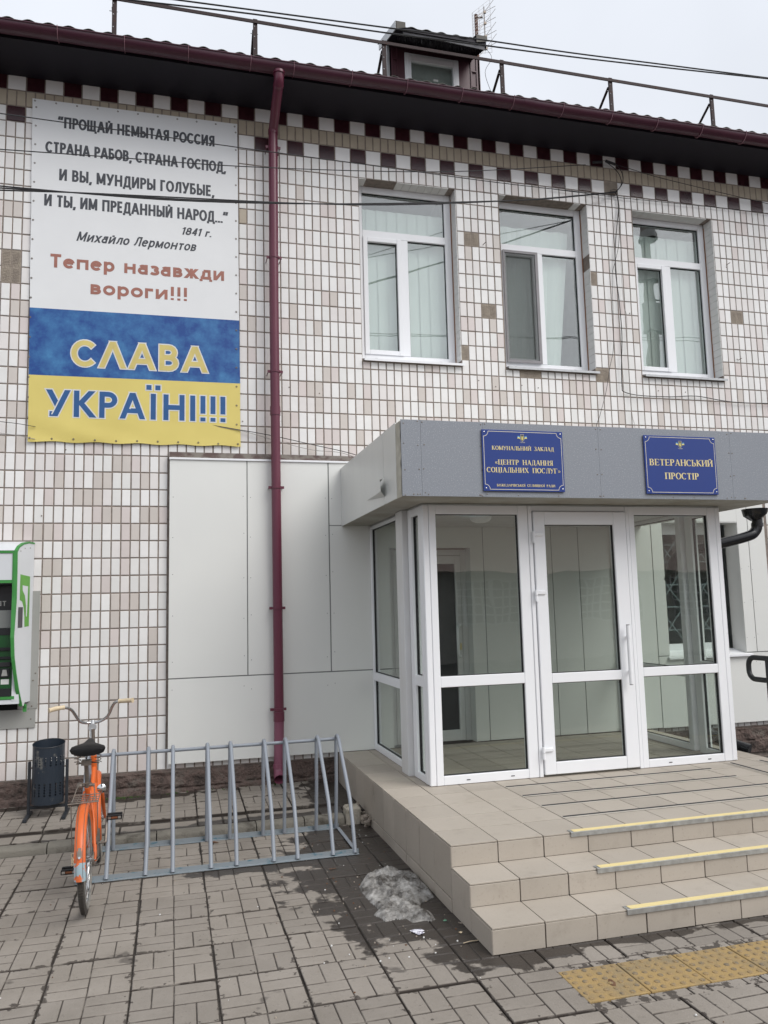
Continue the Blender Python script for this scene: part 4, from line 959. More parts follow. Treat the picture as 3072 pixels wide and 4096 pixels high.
# canopy
CX0, CX1, CY, CZ0, CZ1 = 3.296, 6.80, -2.300, 2.640, 3.232
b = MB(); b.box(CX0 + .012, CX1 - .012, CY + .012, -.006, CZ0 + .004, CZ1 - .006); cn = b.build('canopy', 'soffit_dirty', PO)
fx = [CX0 + .002, 3.457, 3.972, 4.985, 6.250, CX1]
for k in range(5):
    b = MB(); x0, x1 = fx[k], fx[k + 1]; n = 16; vs = []
    for q in range(n + 1):
        x = lerp(x0 + .0008, x1 - .0008, q / n); wv = .0035 * noise.noise((x * 2.2, 4, 0)) 
        vs += [(x, CY, CZ0 - .002 + wv * .3), (x, CY, CZ1 + wv * 1.6), (x, CY + .01, CZ0 - .002), (x, CY + .01, CZ1 + wv * 1.6)]
    fs = [(4 * q, 4 * q + 4, 4 * q + 5, 4 * q + 1) for q in range(n)] + [(4 * q + 1, 4 * q + 5, 4 * q + 7, 4 * q + 3) for q in range(n)] + [(4 * q, 4 * q + 2, 4 * q + 6, 4 * q + 4) for q in range(n)] + [(0, 1, 3, 2), (4 * n, 4 * n + 2, 4 * n + 3, 4 * n + 1)]
    b.add(vs, fs); b.build('panel', 'paint_grey', cn, label='blue-grey painted fascia panel')
    sc = MB()
    for x in (x0 + .02, x1 - .02):
        for z in (CZ0 + .015, CZ0 + .2, CZ0 + .4, CZ1 - .02): sc.lathe([(.0055, 0), (.004, -.003), (.0004, -.004)], (x + random.uniform(-.006, .006), CY, z + random.uniform(-.01, .01)), n=8, axis='y')
    for k2 in range(3): sc.lathe([(.0055, 0), (.004, -.003), (.0004, -.004)], (random.uniform(x0, x1), CY, CZ0 + .012), n=8, axis='y')
    sc.build('screw', 'steel_dull', cn, kind='stuff')
for (ya, yb) in ((-.062, -1.772), (-1.778, -2.148)):
    b = MB(); b.box(CX0, CX0 + .01, yb, ya, CZ0, CZ1 + .008, None, .001); b.build('panel', 'canopy_side', cn, label='pale metal side panel')
b = MB(); n = 24; vs = []
for q in range(n + 1):
    z = lerp(CZ0 - .004, CZ1 - .006, q / n); vs += [(CX0 + .001 + .004 * noise.noise((0, 1, z * 9)), -2.152, z), (CX0 + .001 + .006 * noise.noise((3, 1, z * 14)), -2.286 + .007 * noise.noise((7, 2, z * 12)), z)]
b.add(vs, [(2 * q, 2 * q + 1, 2 * q + 3, 2 * q + 2) for q in range(n)]); b.build('edge_filler', 'foam', cn, fix=False)
b = MB(); b.add([(CX0 - .002, -1.187, 2.752), (CX0 - .055, -1.85, 2.832), (CX0 - .055, -1.872, 2.735), (CX0 - .03, -1.86, 2.845), (CX0 - .002, -1.80, 2.70)], [(0, 1, 2), (0, 3, 1), (0, 2, 4)]); b.build('loose_flap', 'canopy_side', cn, fix=False, label='torn metal flap sticking out of the canopy side')
b = MB(); b.box(3.594, 6.443, -1.86, -.07, 2.632, 2.639); b.build('ceiling', mat('porch_ceiling', (.55, .56, .55), .6), PO)
b = MB(); b.lathe([(.001, 2.575), (.05, 2.578), (.085, 2.592), (.10, 2.61), (.105, 2.632)], (4.45, -1.0, 0), n=24); b.build('ceiling_lamp', 'pvc', PO, smooth=True)
# canopy drain pipe, bending back to the wall
b = MB(); b.tube([(7.02, -1.32, 2.66), (7.02, -1.32, 2.575)], .075, n=18)
o_ = MB(); pth = [(7.02, -1.32, 2.62), (7.02, -1.32, 2.50), (7.01, -1.29, 2.43), (6.98, -1.2, 2.39), (6.92, -.95, 2.33), (6.86, -.70, 2.26)]
dr_ = thing('drain_pipe', 'black drain pipe bending down from the canopy beside the porch', 'pipe', (7.0, -1.0, 0))
def smoothpath(p, n=6):
    out = []; P_ = [Vector(q) for q in p]
    for i in range(len(P_) - 1):
        p0, p1, p2, p3 = P_[max(i - 1, 0)], P_[i], P_[i + 1], P_[min(i + 2, len(P_) - 1)]
        for k in range(n):
            t = k / n; out.append(.5 * ((2 * p1) + (p2 - p0) * t + (2 * p0 - 5 * p1 + 4 * p2 - p3) * t * t + (3 * p1 - p0 - 3 * p2 + p3) * t ** 3))
    return out + [P_[-1]]
PPX = [(7.30, -1.22, 2.66), (7.30, -1.22, 2.545), (7.27, -1.20, 2.47), (7.18, -1.12, 2.40), (6.92, -.90, 2.28), (6.76, -.74, 2.20)]
PPX = [(7.25, -1.38, 2.645), (7.245, -1.38, 2.53), (7.215, -1.375, 2.455), (7.12, -1.36, 2.405), (6.80, -1.25, 2.325), (6.56, -1.12, 2.26), (6.53, -1.0, 2.18), (6.53, -.9, 2.0)]
b = MB(); b.tube(smoothpath(PPX), .051, n=16); b.tube([(7.23, -1.38, 2.68), (7.23, -1.38, 2.62), (7.24, -1.38, 2.575)], [.125, .11, .056], n=22); b.tube([(7.246, -1.38, 2.54), (7.245, -1.38, 2.505)], .057, n=16)
b.build('pipe', 'black_gloss', dr_, smooth=True)
b = MB(); b.tube(smoothpath([(7.40, -.13, .45), (7.42, -.16, .33), (7.52, -.30, .24), (7.66, -.50, .165)]), [.055] * 12 + [.058, .06, .062, .064, .066, .068, .07], n=16); b.build('pipe_shoe', 'black_gloss', dr_, smooth=True)
# handrail
hr = thing('handrail', 'thick black tubular handrail with a looped end at the edge of the platform', 'handrail', (6.9, -2, ZP))
b = MB(); loop = [(6.9, -3.2, 1.245)] + [(6.9, -1.60 + .078 * math.cos(math.radians(90 - k * 15)), 1.167 + .078 * math.sin(math.radians(90 - k * 15))) for k in range(7)] + [(6.9, -1.60 + .078 * math.cos(math.radians(-k * 15)), 1.123 + .078 * math.sin(math.radians(-k * 15))) for k in range(7)] + [(6.9, -3.2, 1.045)]
b.tube(loop, .024, n=14); b.build('rail', 'black_matt', hr, smooth=True)
for yy in (-1.775, -3.1): 
    b = MB(); b.tube([(6.9, yy, -.03), (6.9, yy, 1.245)], .022, n=12); b.build('post', 'black_matt', hr, smooth=True)

# ==================================================================== SIGNS
# serif capitals as weighted strokes: thick uprights, hairline bars, bracket serifs
def arc(cx, cy, rx, ry, a0, a1, n=10): return [(cx + rx * math.cos(math.radians(lerp(a0, a1, k / n))), cy + ry * math.sin(math.radians(lerp(a0, a1, k / n)))) for k in range(n + 1)]
V, H = .135, .055
def stem(x, y0=0, y1=1, s=3): return [('s', x, y0, y1, s)]
GL = {
 'К': (.76, stem(.15) + [('d', .15, .48, .62, 1.0, .06), ('d', .30, .56, .68, 0, .13), ('f', .64, 1), ('f', .68, 0)]),
 'О': (.82, [('p', arc(.41, .5, .33, .48, 0, 360, 24))]),
 'М': (.96, stem(.13, s=3) + stem(.83) + [('d', .13, 1, .48, .02, .12), ('d', .48, .02, .83, 1, .05)]),
 'У': (.76, [('d', .12, 1, .42, .42, .13), ('d', .68, 1, .34, .12, .055), ('p', arc(.22, .13, .12, .11, 0, -110, 6)), ('f', .12, 1), ('f', .68, 1)]),
 'Н': (.84, stem(.15) + stem(.69) + [('h', .15, .69, .5)]),
 'А': (.80, [('d', .12, 0, .40, 1, .05), ('d', .40, 1, .68, 0, .135), ('h', .24, .58, .34), ('f', .12, 0), ('f', .68, 0)]),
 'Л': (.80, stem(.66) + [('h', .26, .66, .975), ('d', .28, .97, .22, .12, .06), ('p', arc(.13, .12, .09, .10, 0, -120, 5))]),
 'Ь': (.66, stem(.15) + [('p', [(.15, .54)] + arc(.34, .27, .22, .27, 90, -90, 10) + [(.15, 0)])]),
 'И': (.84, stem(.15) + stem(.69) + [('d', .15, .04, .69, .96, .05)]),
 'Й': (.84, stem(.15) + stem(.69) + [('d', .15, .04, .69, .96, .05), ('p', arc(.42, 1.22, .14, .12, 200, 340, 6))]),
 'З': (.62, [('p', arc(.28, .76, .22, .22, 150, -90, 10)), ('p', arc(.28, .27, .26, .27, 90, -150, 12))]),
 'Д': (.82, stem(.62, 0, 1, 1) + [('h', .24, .62, .975), ('d', .28, .97, .18, .04, .06), ('h', .04, .78, .03), ('d', .05, .03, .05, -.18, .06), ('d', .77, .03, .77, -.18, .06)]),
 'Ц': (.86, stem(.15) + stem(.66) + [('h', .15, .80, .03), ('d', .80, .03, .80, -.18, .06)]),
 'Щ': (1.16, stem(.15) + stem(.54) + stem(.93) + [('h', .15, 1.08, .03), ('d', 1.08, .03, 1.08, -.18, .06)]),
 'Е': (.70, stem(.15) + [('h', .15, .60, .97), ('h', .15, .50, .5), ('h', .15, .62, .03), ('d', .60, .97, .60, .80, .05), ('d', .62, .03, .63, .22, .05), ('d', .5, .42, .5, .58, .05)]),
 'Т': (.74, stem(.37, s=1) + [('h', .06, .68, .97), ('d', .07, .97, .07, .78, .05), ('d', .67, .97, .67, .78, .05)]),
 'Р': (.66, stem(.15) + [('p', [(.15, .98)] + arc(.33, .73, .22, .25, 90, -90, 10) + [(.15, .48)])]),
 'Я': (.74, stem(.59) + [('p', [(.59, .98)] + arc(.38, .73, .22, .25, 90, 270, 10) + [(.59, .48)]), ('d', .42, .48, .14, 0, .11), ('f', .12, 0)]),
 'С': (.74, [('p', arc(.40, .5, .33, .48, 48, 312, 18)), ('d', .63, .98, .63, .74, .05)]),
 'І': (.34, stem(.17)), 'Ї': (.34, stem(.17) + [('q', .07, 1.2), ('q', .27, 1.2)]),
 'Х': (.78, [('d', .12, 1, .66, 0, .135), ('d', .64, 1, .12, 0, .055), ('f', .12, 1), ('f', .64, 1), ('f', .12, 0), ('f', .66, 0)]),
 'П': (.84, stem(.15) + stem(.69) + [('h', .15, .69, .97)]),
 'Г': (.64, stem(.15) + [('h', .15, .58, .97), ('d', .58, .97, .58, .78, .05)]),
 'Б': (.68, stem(.15) + [('h', .15, .56, .97), ('d', .56, .97, .56, .80, .05), ('p', [(.15, .56)] + arc(.34, .29, .24, .28, 90, -90, 10) + [(.15, 0)])]),
 'В': (.70, stem(.15) + [('p', [(.15, .98)] + arc(.33, .76, .20, .22, 90, -90, 8) + [(.15, .54)]), ('p', [(.15, .54)] + arc(.34, .28, .24, .27, 90, -90, 8) + [(.15, .01)])]),
 'Ж': (1.06, stem(.53) + [('d', .53, .5, .16, 1, .055), ('d', .53, .5, .90, 1, .055), ('d', .45, .55, .12, 0, .12), ('d', .61, .55, .94, 0, .12), ('f', .14, 1), ('f', .92, 1), ('f', .12, 0), ('f', .94, 0)]),
 '«': (.60, [('d', .30, .62, .12, .38, .06), ('d', .12, .38, .30, .14, .06), ('d', .52, .62, .34, .38, .06), ('d', .34, .38, .52, .14, .06)]),
 '»': (.60, [('d', .10, .62, .28, .38, .06), ('d', .28, .38, .10, .14, .06), ('d', .32, .62, .50, .38, .06), ('d', .50, .38, .32, .14, .06)]),
 ' ': (.62, [])}
def serif_text(s, x0, x1, z0, cap, y, mb, m, bold=1.2):
    tot = sum(GL[c][0] + .06 for c in s); k = (x1 - x0) / tot; x = x0; lay = [0]
    def quad(pts):
        lay[0] += 1; yy = y - .00004 * (lay[0] % 40)
        mb.add([(x + a * k, yy, z0 + c * cap) for a, c in pts], [(0, 1, 2, 3)], m)
    for ch in s:
        wd, st_l = GL[ch]
        for q in st_l:
            if q[0] == 's':
                _, xx, y0, y1, fl = q; v = V * bold / 2; quad([(xx - v, y0), (xx + v, y0), (xx + v, y1), (xx - v, y1)])
                if fl & 1: quad([(xx - v - .075, y0), (xx + v + .075, y0), (xx + v + .075, y0 + H), (xx - v - .075, y0 + H)])
                if fl & 2: quad([(xx - v - .075, y1 - H), (xx + v + .075, y1 - H), (xx + v + .075, y1), (xx - v - .075, y1)])
            elif q[0] == 'h': _, a, b_, c = q; quad([(a, c - H / 2), (b_, c - H / 2), (b_, c + H / 2), (a, c + H / 2)])
            elif q[0] == 'f': _, a, c = q; c2 = c - H if c > .5 else c; quad([(a - .11, c2), (a + .11, c2), (a + .11, c2 + H), (a - .11, c2 + H)])
            elif q[0] == 'q': _, a, c = q; quad([(a - .05, c - .05), (a + .05, c - .05), (a + .05, c + .05), (a - .05, c + .05)])
            elif q[0] == 'd':
                _, a, c, a2, c2, t = q; h = t * bold / 2 / max(.5, abs(c2 - c) / math.hypot(a2 - a, c2 - c)); quad([(a - h, c), (a + h, c), (a2 + h, c2), (a2 - h, c2)])
            elif q[0] == 'p':
                pts = q[1]
                for i in range(len(pts) - 1):
                    (a, c), (a2, c2) = pts[i], pts[i + 1]; d = math.hypot(a2 - a, c2 - c) or 1; ux, uy = (a2 - a) / d, (c2 - c) / d
                    t = (H + (V * bold - H) * abs(uy) ** 1.5) / 2; quad([(a - uy * t - ux * .01, c + ux * t - uy * .01), (a + uy * t - ux * .01, c - ux * t - uy * .01), (a2 + uy * t + ux * .01, c2 - ux * t + uy * .01), (a2 - uy * t + ux * .01, c2 + ux * t + uy * .01)])
        x += (wd + .06) * k
def sign(name, label, x0, x1, z0, z1, lines, ex, ez, es):
    t = thing(name, label, 'sign', ((x0 + x1) / 2, CY - .004, z0))
    box('board', x0, x1, CY - .016, CY - .004, z0, z1, 'sign_blue', t, .002)
    y = CY - .0168; b = MB(); lw = .0042; i0 = .014; r = .040
    def strip(pts):
        for i in range(len(pts) - 1):
            (a, c), (a2, c2) = pts[i], pts[i + 1]; d = math.hypot(a2 - a, c2 - c); ux, uy = (a2 - a) / d * lw / 2, (c2 - c) / d * lw / 2
            b.add([(a - uy - ux * .4, y, c + ux - uy * .4), (a + uy - ux * .4, y, c - ux - uy * .4), (a2 + uy + ux * .4, y - .00003, c2 - ux + uy * .4), (a2 - uy + ux * .4, y - .00003, c2 + ux + uy * .4)], [(0, 1, 2, 3)])
    X0, X1_, Z0_, Z1_ = x0 + i0, x1 - i0, z0 + i0, z1 - i0
    cc = lambda cx, cz, a0, a1: [(cx + r * math.cos(math.radians(lerp(a0, a1, k / 8))), cz + r * math.sin(math.radians(lerp(a0, a1, k / 8)))) for k in range(9)]
    path = cc(X0, Z1_, -90, 0) + cc(X1_, Z1_, 180, 270) + cc(X1_, Z0_, 90, 180) + cc(X0, Z0_, 0, 90); path.append(path[0]); strip(path)
    b.build('border_line', 'cream_line', t, fix=False)
    for k, (s, a, c, zb, cap) in enumerate(lines):
        b = MB(); serif_text(s, a, c, zb, cap, y, b, None, 1.4); b.build('lettering', 'gold', t, fix=False, kind='stuff')
    b = MB()
    for xx in (x0 + .02, x1 - .02):
        for zz in (z0 + .022, z1 - .02): b.lathe([(.0058, 0), (.005, -.003), (.0005, -.0045)], (xx, CY - .016, zz), n=10, axis='y')
    b.build('screw', 'chrome', t, smooth=True)
    # emblem: shield with trident between two ribbons
    b = MB(); u = es
    def poly(p, m, dy): b.add([(ex + a * u, y - dy, ez + c * u) for a, c in p], [tuple(range(len(p)))], m)
    sh = [(-.5, 1), (-.5, -.55), (-.3, -.82), (0, -1), (.3, -.82), (.5, -.55), (.5, 1)]
    poly([(a * 1.12, c * 1.08) for a, c in sh], 'cream_line', .0001); poly(sh, 'shield', .0002)
    for sx in (-1, 1):
        poly([(sx * .40, .72), (sx * .30, .60), (sx * .27, -.30), (sx * .36, -.42)], 'flag_yellow', .0004); poly([(sx * .40, -.30), (sx * .40, -.44), (sx * .06, -.56), (sx * .06, -.44)], 'flag_yellow', .0005)
        poly([(sx * .30, .60), (sx * .16, .1), (sx * .10, -.34), (sx * .17, -.34), (sx * .22, .05)], 'flag_yellow', .00045)
        poly([(sx * .62, .25), (sx * .80, .50), (sx * 1.15, .62), (sx * 1.5, .55), (sx * 1.5, .20), (sx * 1.12, .28), (sx * .80, .12)], 'flag_blue', .0001)
        poly([(sx * .64, -.20), (sx * .80, .12), (sx * 1.12, .28), (sx * 1.5, .20), (sx * 1.5, -.22), (sx * 1.1, -.12), (sx * .82, -.30)], 'flag_yellow', .0001)
    poly([(-.06, -.78), (-.12, .1), (0, .85), (.12, .1), (.06, -.78)], 'flag_yellow', .0006); poly([(-.14, -.44), (0, -.86), (.14, -.44)], 'flag_yellow', .0007)
    b.build('emblem', None, t, fix=False)
    b = MB(); serif_text('УКРАЇНА', ex - .022, ex + .022, ez - u * 1.5, .0095, y, b, None, 1.1); b.build('lettering', 'cream_line', t, fix=False, kind='stuff')
    return t
sign('sign_board', 'blue sign with gold lettering in four lines, beginning КОМУНАЛЬНИЙ ЗАКЛАД, on the canopy', 3.955, 4.653, 2.682, 3.173,
     [('КОМУНАЛЬНИЙ ЗАКЛАД', 4.036, 4.574, 3.011, .032), ('«ЦЕНТР НАДАННЯ', 4.055, 4.560, 2.894, .040), ('СОЦІАЛЬНИХ ПОСЛУГ»', 3.986, 4.625, 2.831, .040), ('БОЖЕДАРІВСЬКОЇ СЕЛИЩНОЇ РАДИ', 4.066, 4.568, 2.720, .019)], 4.300, 3.112, .027)
sign('sign_board', 'blue sign with two gold lines reading ВЕТЕРАНСЬКИЙ ПРОСТІР on the canopy', 5.398, 6.090, 2.678, 3.172,
     [('ВЕТЕРАНСЬКИЙ', 5.440, 6.056, 2.918, .054), ('ПРОСТІР', 5.579, 5.910, 2.804, .054)], 5.745, 3.102, .027)

GS = dict(GL)
GS.update({
 'А': (.82, [('d', .08, 0, .41, 1, 0), ('d', .41, 1, .74, 0, 0), ('h', .22, .60, .27)]), 'Λ': (.82, [('d', .08, 0, .41, 1, 0), ('d', .41, 1, .74, 0, 0)]),
 'Л': (.74, stem(.62) + [('h', .26, .62, .975), ('p', [(.28, .97), (.25, .4), (.17, .08), (.06, .02)])]),
 'К': (.74, stem(.13) + [('d', .20, .44, .62, 1, 0), ('d', .28, .52, .66, 0, 0)]),
 'М': (.94, stem(.13) + stem(.81) + [('d', .13, 1, .47, .10, 0), ('d', .47, .10, .81, 1, 0)]),
 'У': (.76, [('d', .09, 1, .40, .34, 0), ('d', .68, 1, .28, 0, 0), ('h', .12, .30, .03)]),
 'Ы': (.92, stem(.13) + [('h', .13, .32, .54), ('h', .13, .32, .03), ('p', [(.30, .54)] + arc(.34, .27, .20, .27, 90, -90, 10) + [(.30, 0)])] + stem(.79)),
 'Ь': (.64, stem(.13) + [('p', [(.13, .54)] + arc(.32, .27, .22, .27, 90, -90, 10) + [(.13, 0)])]),
 'Б': (.66, stem(.13) + [('h', .13, .54, .97), ('p', [(.13, .56)] + arc(.33, .28, .22, .28, 90, -90, 10) + [(.13, 0)])]),
 'В': (.68, stem(.13) + [('p', [(.13, 1)] + arc(.34, .76, .18, .24, 90, -90, 8) + [(.13, .52)]), ('p', [(.13, .52)] + arc(.35, .26, .21, .26, 90, -90, 8) + [(.13, 0)])]),
 'Р': (.64, stem(.13) + [('p', [(.13, 1)] + arc(.33, .74, .21, .26, 90, -90, 10) + [(.13, .48)])]),
 'Я': (.68, stem(.55) + [('p', [(.55, 1)] + arc(.35, .74, .21, .26, 90, 270, 10) + [(.55, .48)]), ('d', .40, .48, .12, 0, 0)]),
 'Е': (.60, stem(.13) + [('h', .13, .54, .97), ('h', .13, .50, .5), ('h', .13, .54, .03)]),
 'Т': (.66, [('h', .04, .62, .97)] + stem(.33)), 'Г': (.56, stem(.13) + [('h', .13, .52, .97)]),
 'С': (.76, [('p', arc(.41, .5, .32, .5, 42, 318, 20))]), 'О': (.82, [('p', arc(.41, .5, .32, .5, 0, 360, 28))]),
 'Д': (.80, stem(.62) + [('h', .24, .62, .97), ('p', [(.26, .97), (.24, .45), (.16, .03)]), ('h', .04, .76, .03), ('v', .07, -.16, .03), ('v', .73, -.16, .03)]),
 'Щ': (1.06, stem(.13) + stem(.48) + stem(.83) + [('h', .13, .98, .03), ('v', .95, -.16, .03)]),
 'Й': (.80, stem(.13) + stem(.66) + [('d', .13, 0, .66, 1, 0), ('h', .26, .53, 1.20)]), 'И': (.80, stem(.13) + stem(.66) + [('d', .13, 0, .66, 1, 0)]),
 'З': (.62, [('p', arc(.27, .76, .22, .24, 145, -90, 10) + arc(.28, .26, .25, .26, 90, -150, 12))]),
 'Ж': (1.0, stem(.50) + [('d', .46, .48, .14, 1, 0), ('d', .54, .48, .86, 1, 0), ('d', .44, .56, .10, 0, 0), ('d', .56, .56, .90, 0, 0)]),
 'Ї': (.40, stem(.20) + [('q', .05, 1.24), ('q', .35, 1.24)]), 'І': (.28, stem(.14)), 'Х': (.74, [('d', .08, 1, .66, 0, 0), ('d', .66, 1, .08, 0, 0)]),
 '!': (.27, [('v', .135, .30, 1), ('v', .135, 0, .15)]), ',': (.24, [('d', .16, .13, .07, -.16, 0)]), '.': (.24, [('v', .12, 0, .15)]),
 '“': (.54, [('d', .08, .70, .16, 1.02, 0), ('d', .36, .70, .44, 1.02, 0)]), '”': (.54, [('d', .06, .70, .16, 1.02, 0), ('d', .34, .70, .44, 1.02, 0)]),
 '1': (.42, [('v', .26, 0, 1), ('d', .08, .76, .26, .97, 0)]), '4': (.64, [('v', .46, 0, 1), ('h', .06, .60, .26), ('d', .12, .26, .46, 1, 0)]),
 '8': (.62, [('p', arc(.31, .75, .20, .25, 0, 360, 18)), ('p', arc(.31, .26, .24, .26, 0, 360, 18))]),
 'а': (.62, [('v', .48, 0, .74), ('p', arc(.29, .24, .20, .25, 0, 360, 16)), ('p', arc(.30, .52, .18, .22, 150, 0, 8))]),
 'е': (.62, [('p', arc(.31, .37, .23, .37, 8, 320, 20)), ('h', .08, .54, .38)]), 'р': (.64, [('v', .12, -.24, .74), ('p', arc(.33, .37, .21, .37, 0, 360, 20))]),
 'о': (.62, [('p', arc(.31, .37, .23, .37, 0, 360, 20))]), ' ': (.34, [])})
for cc in 'пнвждигзлмтйх':
    wd, st_ = GS[cc.upper()]; new = []
    for q in st_:
        if q[0] == 's': new.append(('v', q[1] * .86, 0, .74))
        elif q[0] == 'h': new.append(('h', q[1] * .86, q[2] * .86, q[3] * .74))
        elif q[0] == 'v': new.append(('v', q[1] * .86, q[2] * .9, q[3] * .74))
        elif q[0] == 'd': new.append(('d', q[1] * .86, q[2] * .74, q[3] * .86, q[4] * .74, 0))
        elif q[0] == 'p': new.append(('p', [(x_ * .86, y_ * .74) for x_, y_ in q[1]]))
    GS[cc] = (wd * .86, new)
def sans_text(s, x0, x1, z0, cap, y, t, grow=0.0, shear=0.0, warp=None, gap=.075):
    """plain capitals and small letters built from even strokes of width t (metres)"""
    mb = MB(); tot = sum(GS[c][0] + gap for c in s) - gap; k = (x1 - x0) / tot; x = x0; lay = [0]; h = t / 2 + grow
    zmap = lambda v: z0 + t / 2 + v * (cap - t)
    def quad(pts):
        lay[0] += 1; yy = y - .00002 * (lay[0] % 12)
        pts = [(a + (c - z0) * shear, c) for a, c in pts]
        mb.add([(a, yy + (warp(a, c) if warp else 0), c) for a, c in pts], [(0, 1, 2, 3)])
    def vert(a, c0, c1): quad([(a - h, c0 - grow), (a + h, c0 - grow), (a + h, c1 + grow), (a - h, c1 + grow)])
    for ch in s:
        wd, sl = GS[ch]
        for q in sl:
            if q[0] == 's': vert(x + q[1] * k, z0 + q[2] * cap, z0 + q[3] * cap)
            elif q[0] == 'v': vert(x + q[1] * k, z0 + q[2] * cap, z0 + q[3] * cap)
            elif q[0] == 'q': vert(x + q[1] * k, z0 + q[2] * cap - t * .5, z0 + q[2] * cap + t * .5)
            elif q[0] == 'h':
                top = q[3] if q[3] < .9 else (1 if q[3] < 1.1 else q[3]); top = 0 if abs(top - .03) < .01 or abs(top - .022) < .004 else top
                if abs(q[3] - .97 * .74) < .02: top = None
                c = (z0 + .74 * cap - t / 2) if top is None else zmap(top); e = grow
                quad([(x + q[1] * k - e, c - h), (x + q[2] * k + e, c - h), (x + q[2] * k + e, c + h), (x + q[1] * k - e, c + h)])
            elif q[0] == 'd':
                a, c, a2, c2 = x + q[1] * k, z0 + q[2] * cap, x + q[3] * k, z0 + q[4] * cap
                L_ = math.hypot(a2 - a, c2 - c); ux, uy = (a2 - a) / L_, (c2 - c) / L_; hh = h / max(.45, abs(uy)); sg = 1 if c2 > c else -1
                a -= ux / abs(uy) * grow if abs(uy) > .2 else 0; a2 += ux / abs(uy) * grow if abs(uy) > .2 else 0; c -= sg * grow; c2 += sg * grow
                quad([(a - hh, c), (a + hh, c), (a2 + hh, c2), (a2 - hh, c2)])
            elif q[0] == 'p':
                top = max(p[1] for p in q[1]); low = top < .80
                pts = [(x + p[0] * k, (z0 + t / 2 + p[1] * (.74 * cap - t) / .74) if (low and ch.islower()) else zmap(p[1])) for p in q[1]]; n = len(pts); closed = math.hypot(pts[0][0] - pts[-1][0], pts[0][1] - pts[-1][1]) < 1e-6
                if closed: pts = pts[:-1]; n -= 1
                L1, L2 = [], []
                for i in range(n):
                    p0 = pts[i - 1] if (i or closed) else pts[i]; p2 = pts[(i + 1) % n] if (i < n - 1 or closed) else pts[i]
                    d = Vector((p2[0] - p0[0], p2[1] - p0[1])).normalized(); nn = Vector((-d.y, d.x)); ex = 0
                    if not closed and i == 0: ex = -grow
                    if not closed and i == n - 1: ex = grow
                    L1.append((pts[i][0] + nn.x * h + d.x * ex, pts[i][1] + nn.y * h + d.y * ex)); L2.append((pts[i][0] - nn.x * h + d.x * ex, pts[i][1] - nn.y * h + d.y * ex))
                for i in range(n if closed else n - 1): j2 = (i + 1) % n; quad([L1[i], L2[i], L2[j2], L1[j2]])
        x += (wd + gap) * k
    return mb

# ==================================================================== BANNER
BN = thing('banner', 'large printed vinyl banner, white above with blue and yellow fields below', 'banner', (1.26, -.02, 3.45))
bx0, bx1, bz0, bz1 = .262, 2.262, 3.452, 6.940
def by(x, z):
    e = max(0, 1 - (z - bz0) / .55); edge = min(abs(x - bx0), abs(x - bx1))
    v = -.020 + .0016 * noise.noise((x * 1.3, z * .8, 0)) + e * e * (.015 * noise.noise((x * 2.2 + z * 2.5, z * 4.5, 3)) - .004)
    v += -.002 * math.sin(z * 31) * math.exp(-edge * 25)
    return v
def bxp(x, z):
    xl = lerp(.284, .238, (z - bz0) / (bz1 - bz0)) + .004 * noise.noise((z * 2.0, 0, 0)); xr = lerp(2.277, 2.254, (z - bz0) / (bz1 - bz0)) + .003 * noise.noise((z * 2.3, 5, 0))
    return lerp(xl, xr, (x - bx0) / (bx1 - bx0))
def bzp(x, z): return z + (lerp(-.004, .006, (x - bx0) / 2)) * (1 if z > 4 else .6) + (.006 * math.sin(x * 16) if z <= bz0 + 1e-4 else 0)
zs = [bz0, 3.49, 3.53, 3.58, 3.63, 3.69, 3.75, 3.82, 3.9, 4.0, 4.103] + [4.103 + (4.772 - 4.103) * k / 8 for k in range(1, 9)] + [4.772 + (bz1 - 4.772) * k / 30 for k in range(1, 31)]
nx = 90; b = MB(); vs = []
for z in zs:
    for i in range(nx + 1):
        x = lerp(bx0, bx1, i / nx); vs.append((bxp(x, z), by(x, z), bzp(x, z)))
for j in range(len(zs) - 1):
    m = 'banner_yellow' if zs[j + 1] <= 4.104 else ('banner_blue' if zs[j + 1] <= 4.773 else 'banner_white')
    o_n = len(b.v)
    row = vs[j * (nx + 1):(j + 2) * (nx + 1)]
    b.add(row, [(i, i + 1, nx + 2 + i, nx + 1 + i) for i in range(nx)], m)
import bmesh
sheet = b.build('sheet', None, BN, fix=False, smooth=False)
_b = bmesh.new(); _b.from_mesh(sheet.data); bmesh.ops.remove_doubles(_b, verts=_b.verts, dist=1e-5)
for f_ in _b.faces: f_.smooth = True
_b.to_mesh(sheet.data); _b.free()
# worn, yellowed edge of the print at the bottom
warp = lambda x, z: by(x, z) - (-.020)
def bt(s, x0, x1, z0, cap, m, t, shear=0, y=-.0212, grow=0):
    return sans_text(s, x0, x1, z0, cap, y, t, grow, shear, warp).build('lettering', m, BN, fix=False, kind='stuff')
bt('“ПРОЩАЙ НЕМЫТАЯ РОССИЯ', .482, 2.018, 6.658, .120, 'print_dark', .0225)
bt('СТРАНА РАБОВ, СТРАНА ГОСПОД,', .372, 2.133, 6.380, .120, 'print_dark', .0225)
bt('И ВЫ, МУНДИРЫ ГОЛУБЫЕ,', .503, 2.014, 6.100, .122, 'print_dark', .0225)
bt('И ТЫ, ИМ ПРЕДАННЫЙ НАРОД...”', .371, 2.156, 5.820, .122, 'print_dark', .0225)
bt('1841 г.', 1.680, 1.985, 5.652, .082, 'print_dark', .0165, .28)
bt('Михайло Лермонтов', .672, 1.825, 5.484, .100, 'print_dark', .0165, .28)
bt('Тепер назавжди', .435, 2.120, 5.190, .140, 'print_terra', .030)
bt('вороги!!!', .812, 1.753, 4.945, .140, 'print_terra', .030)
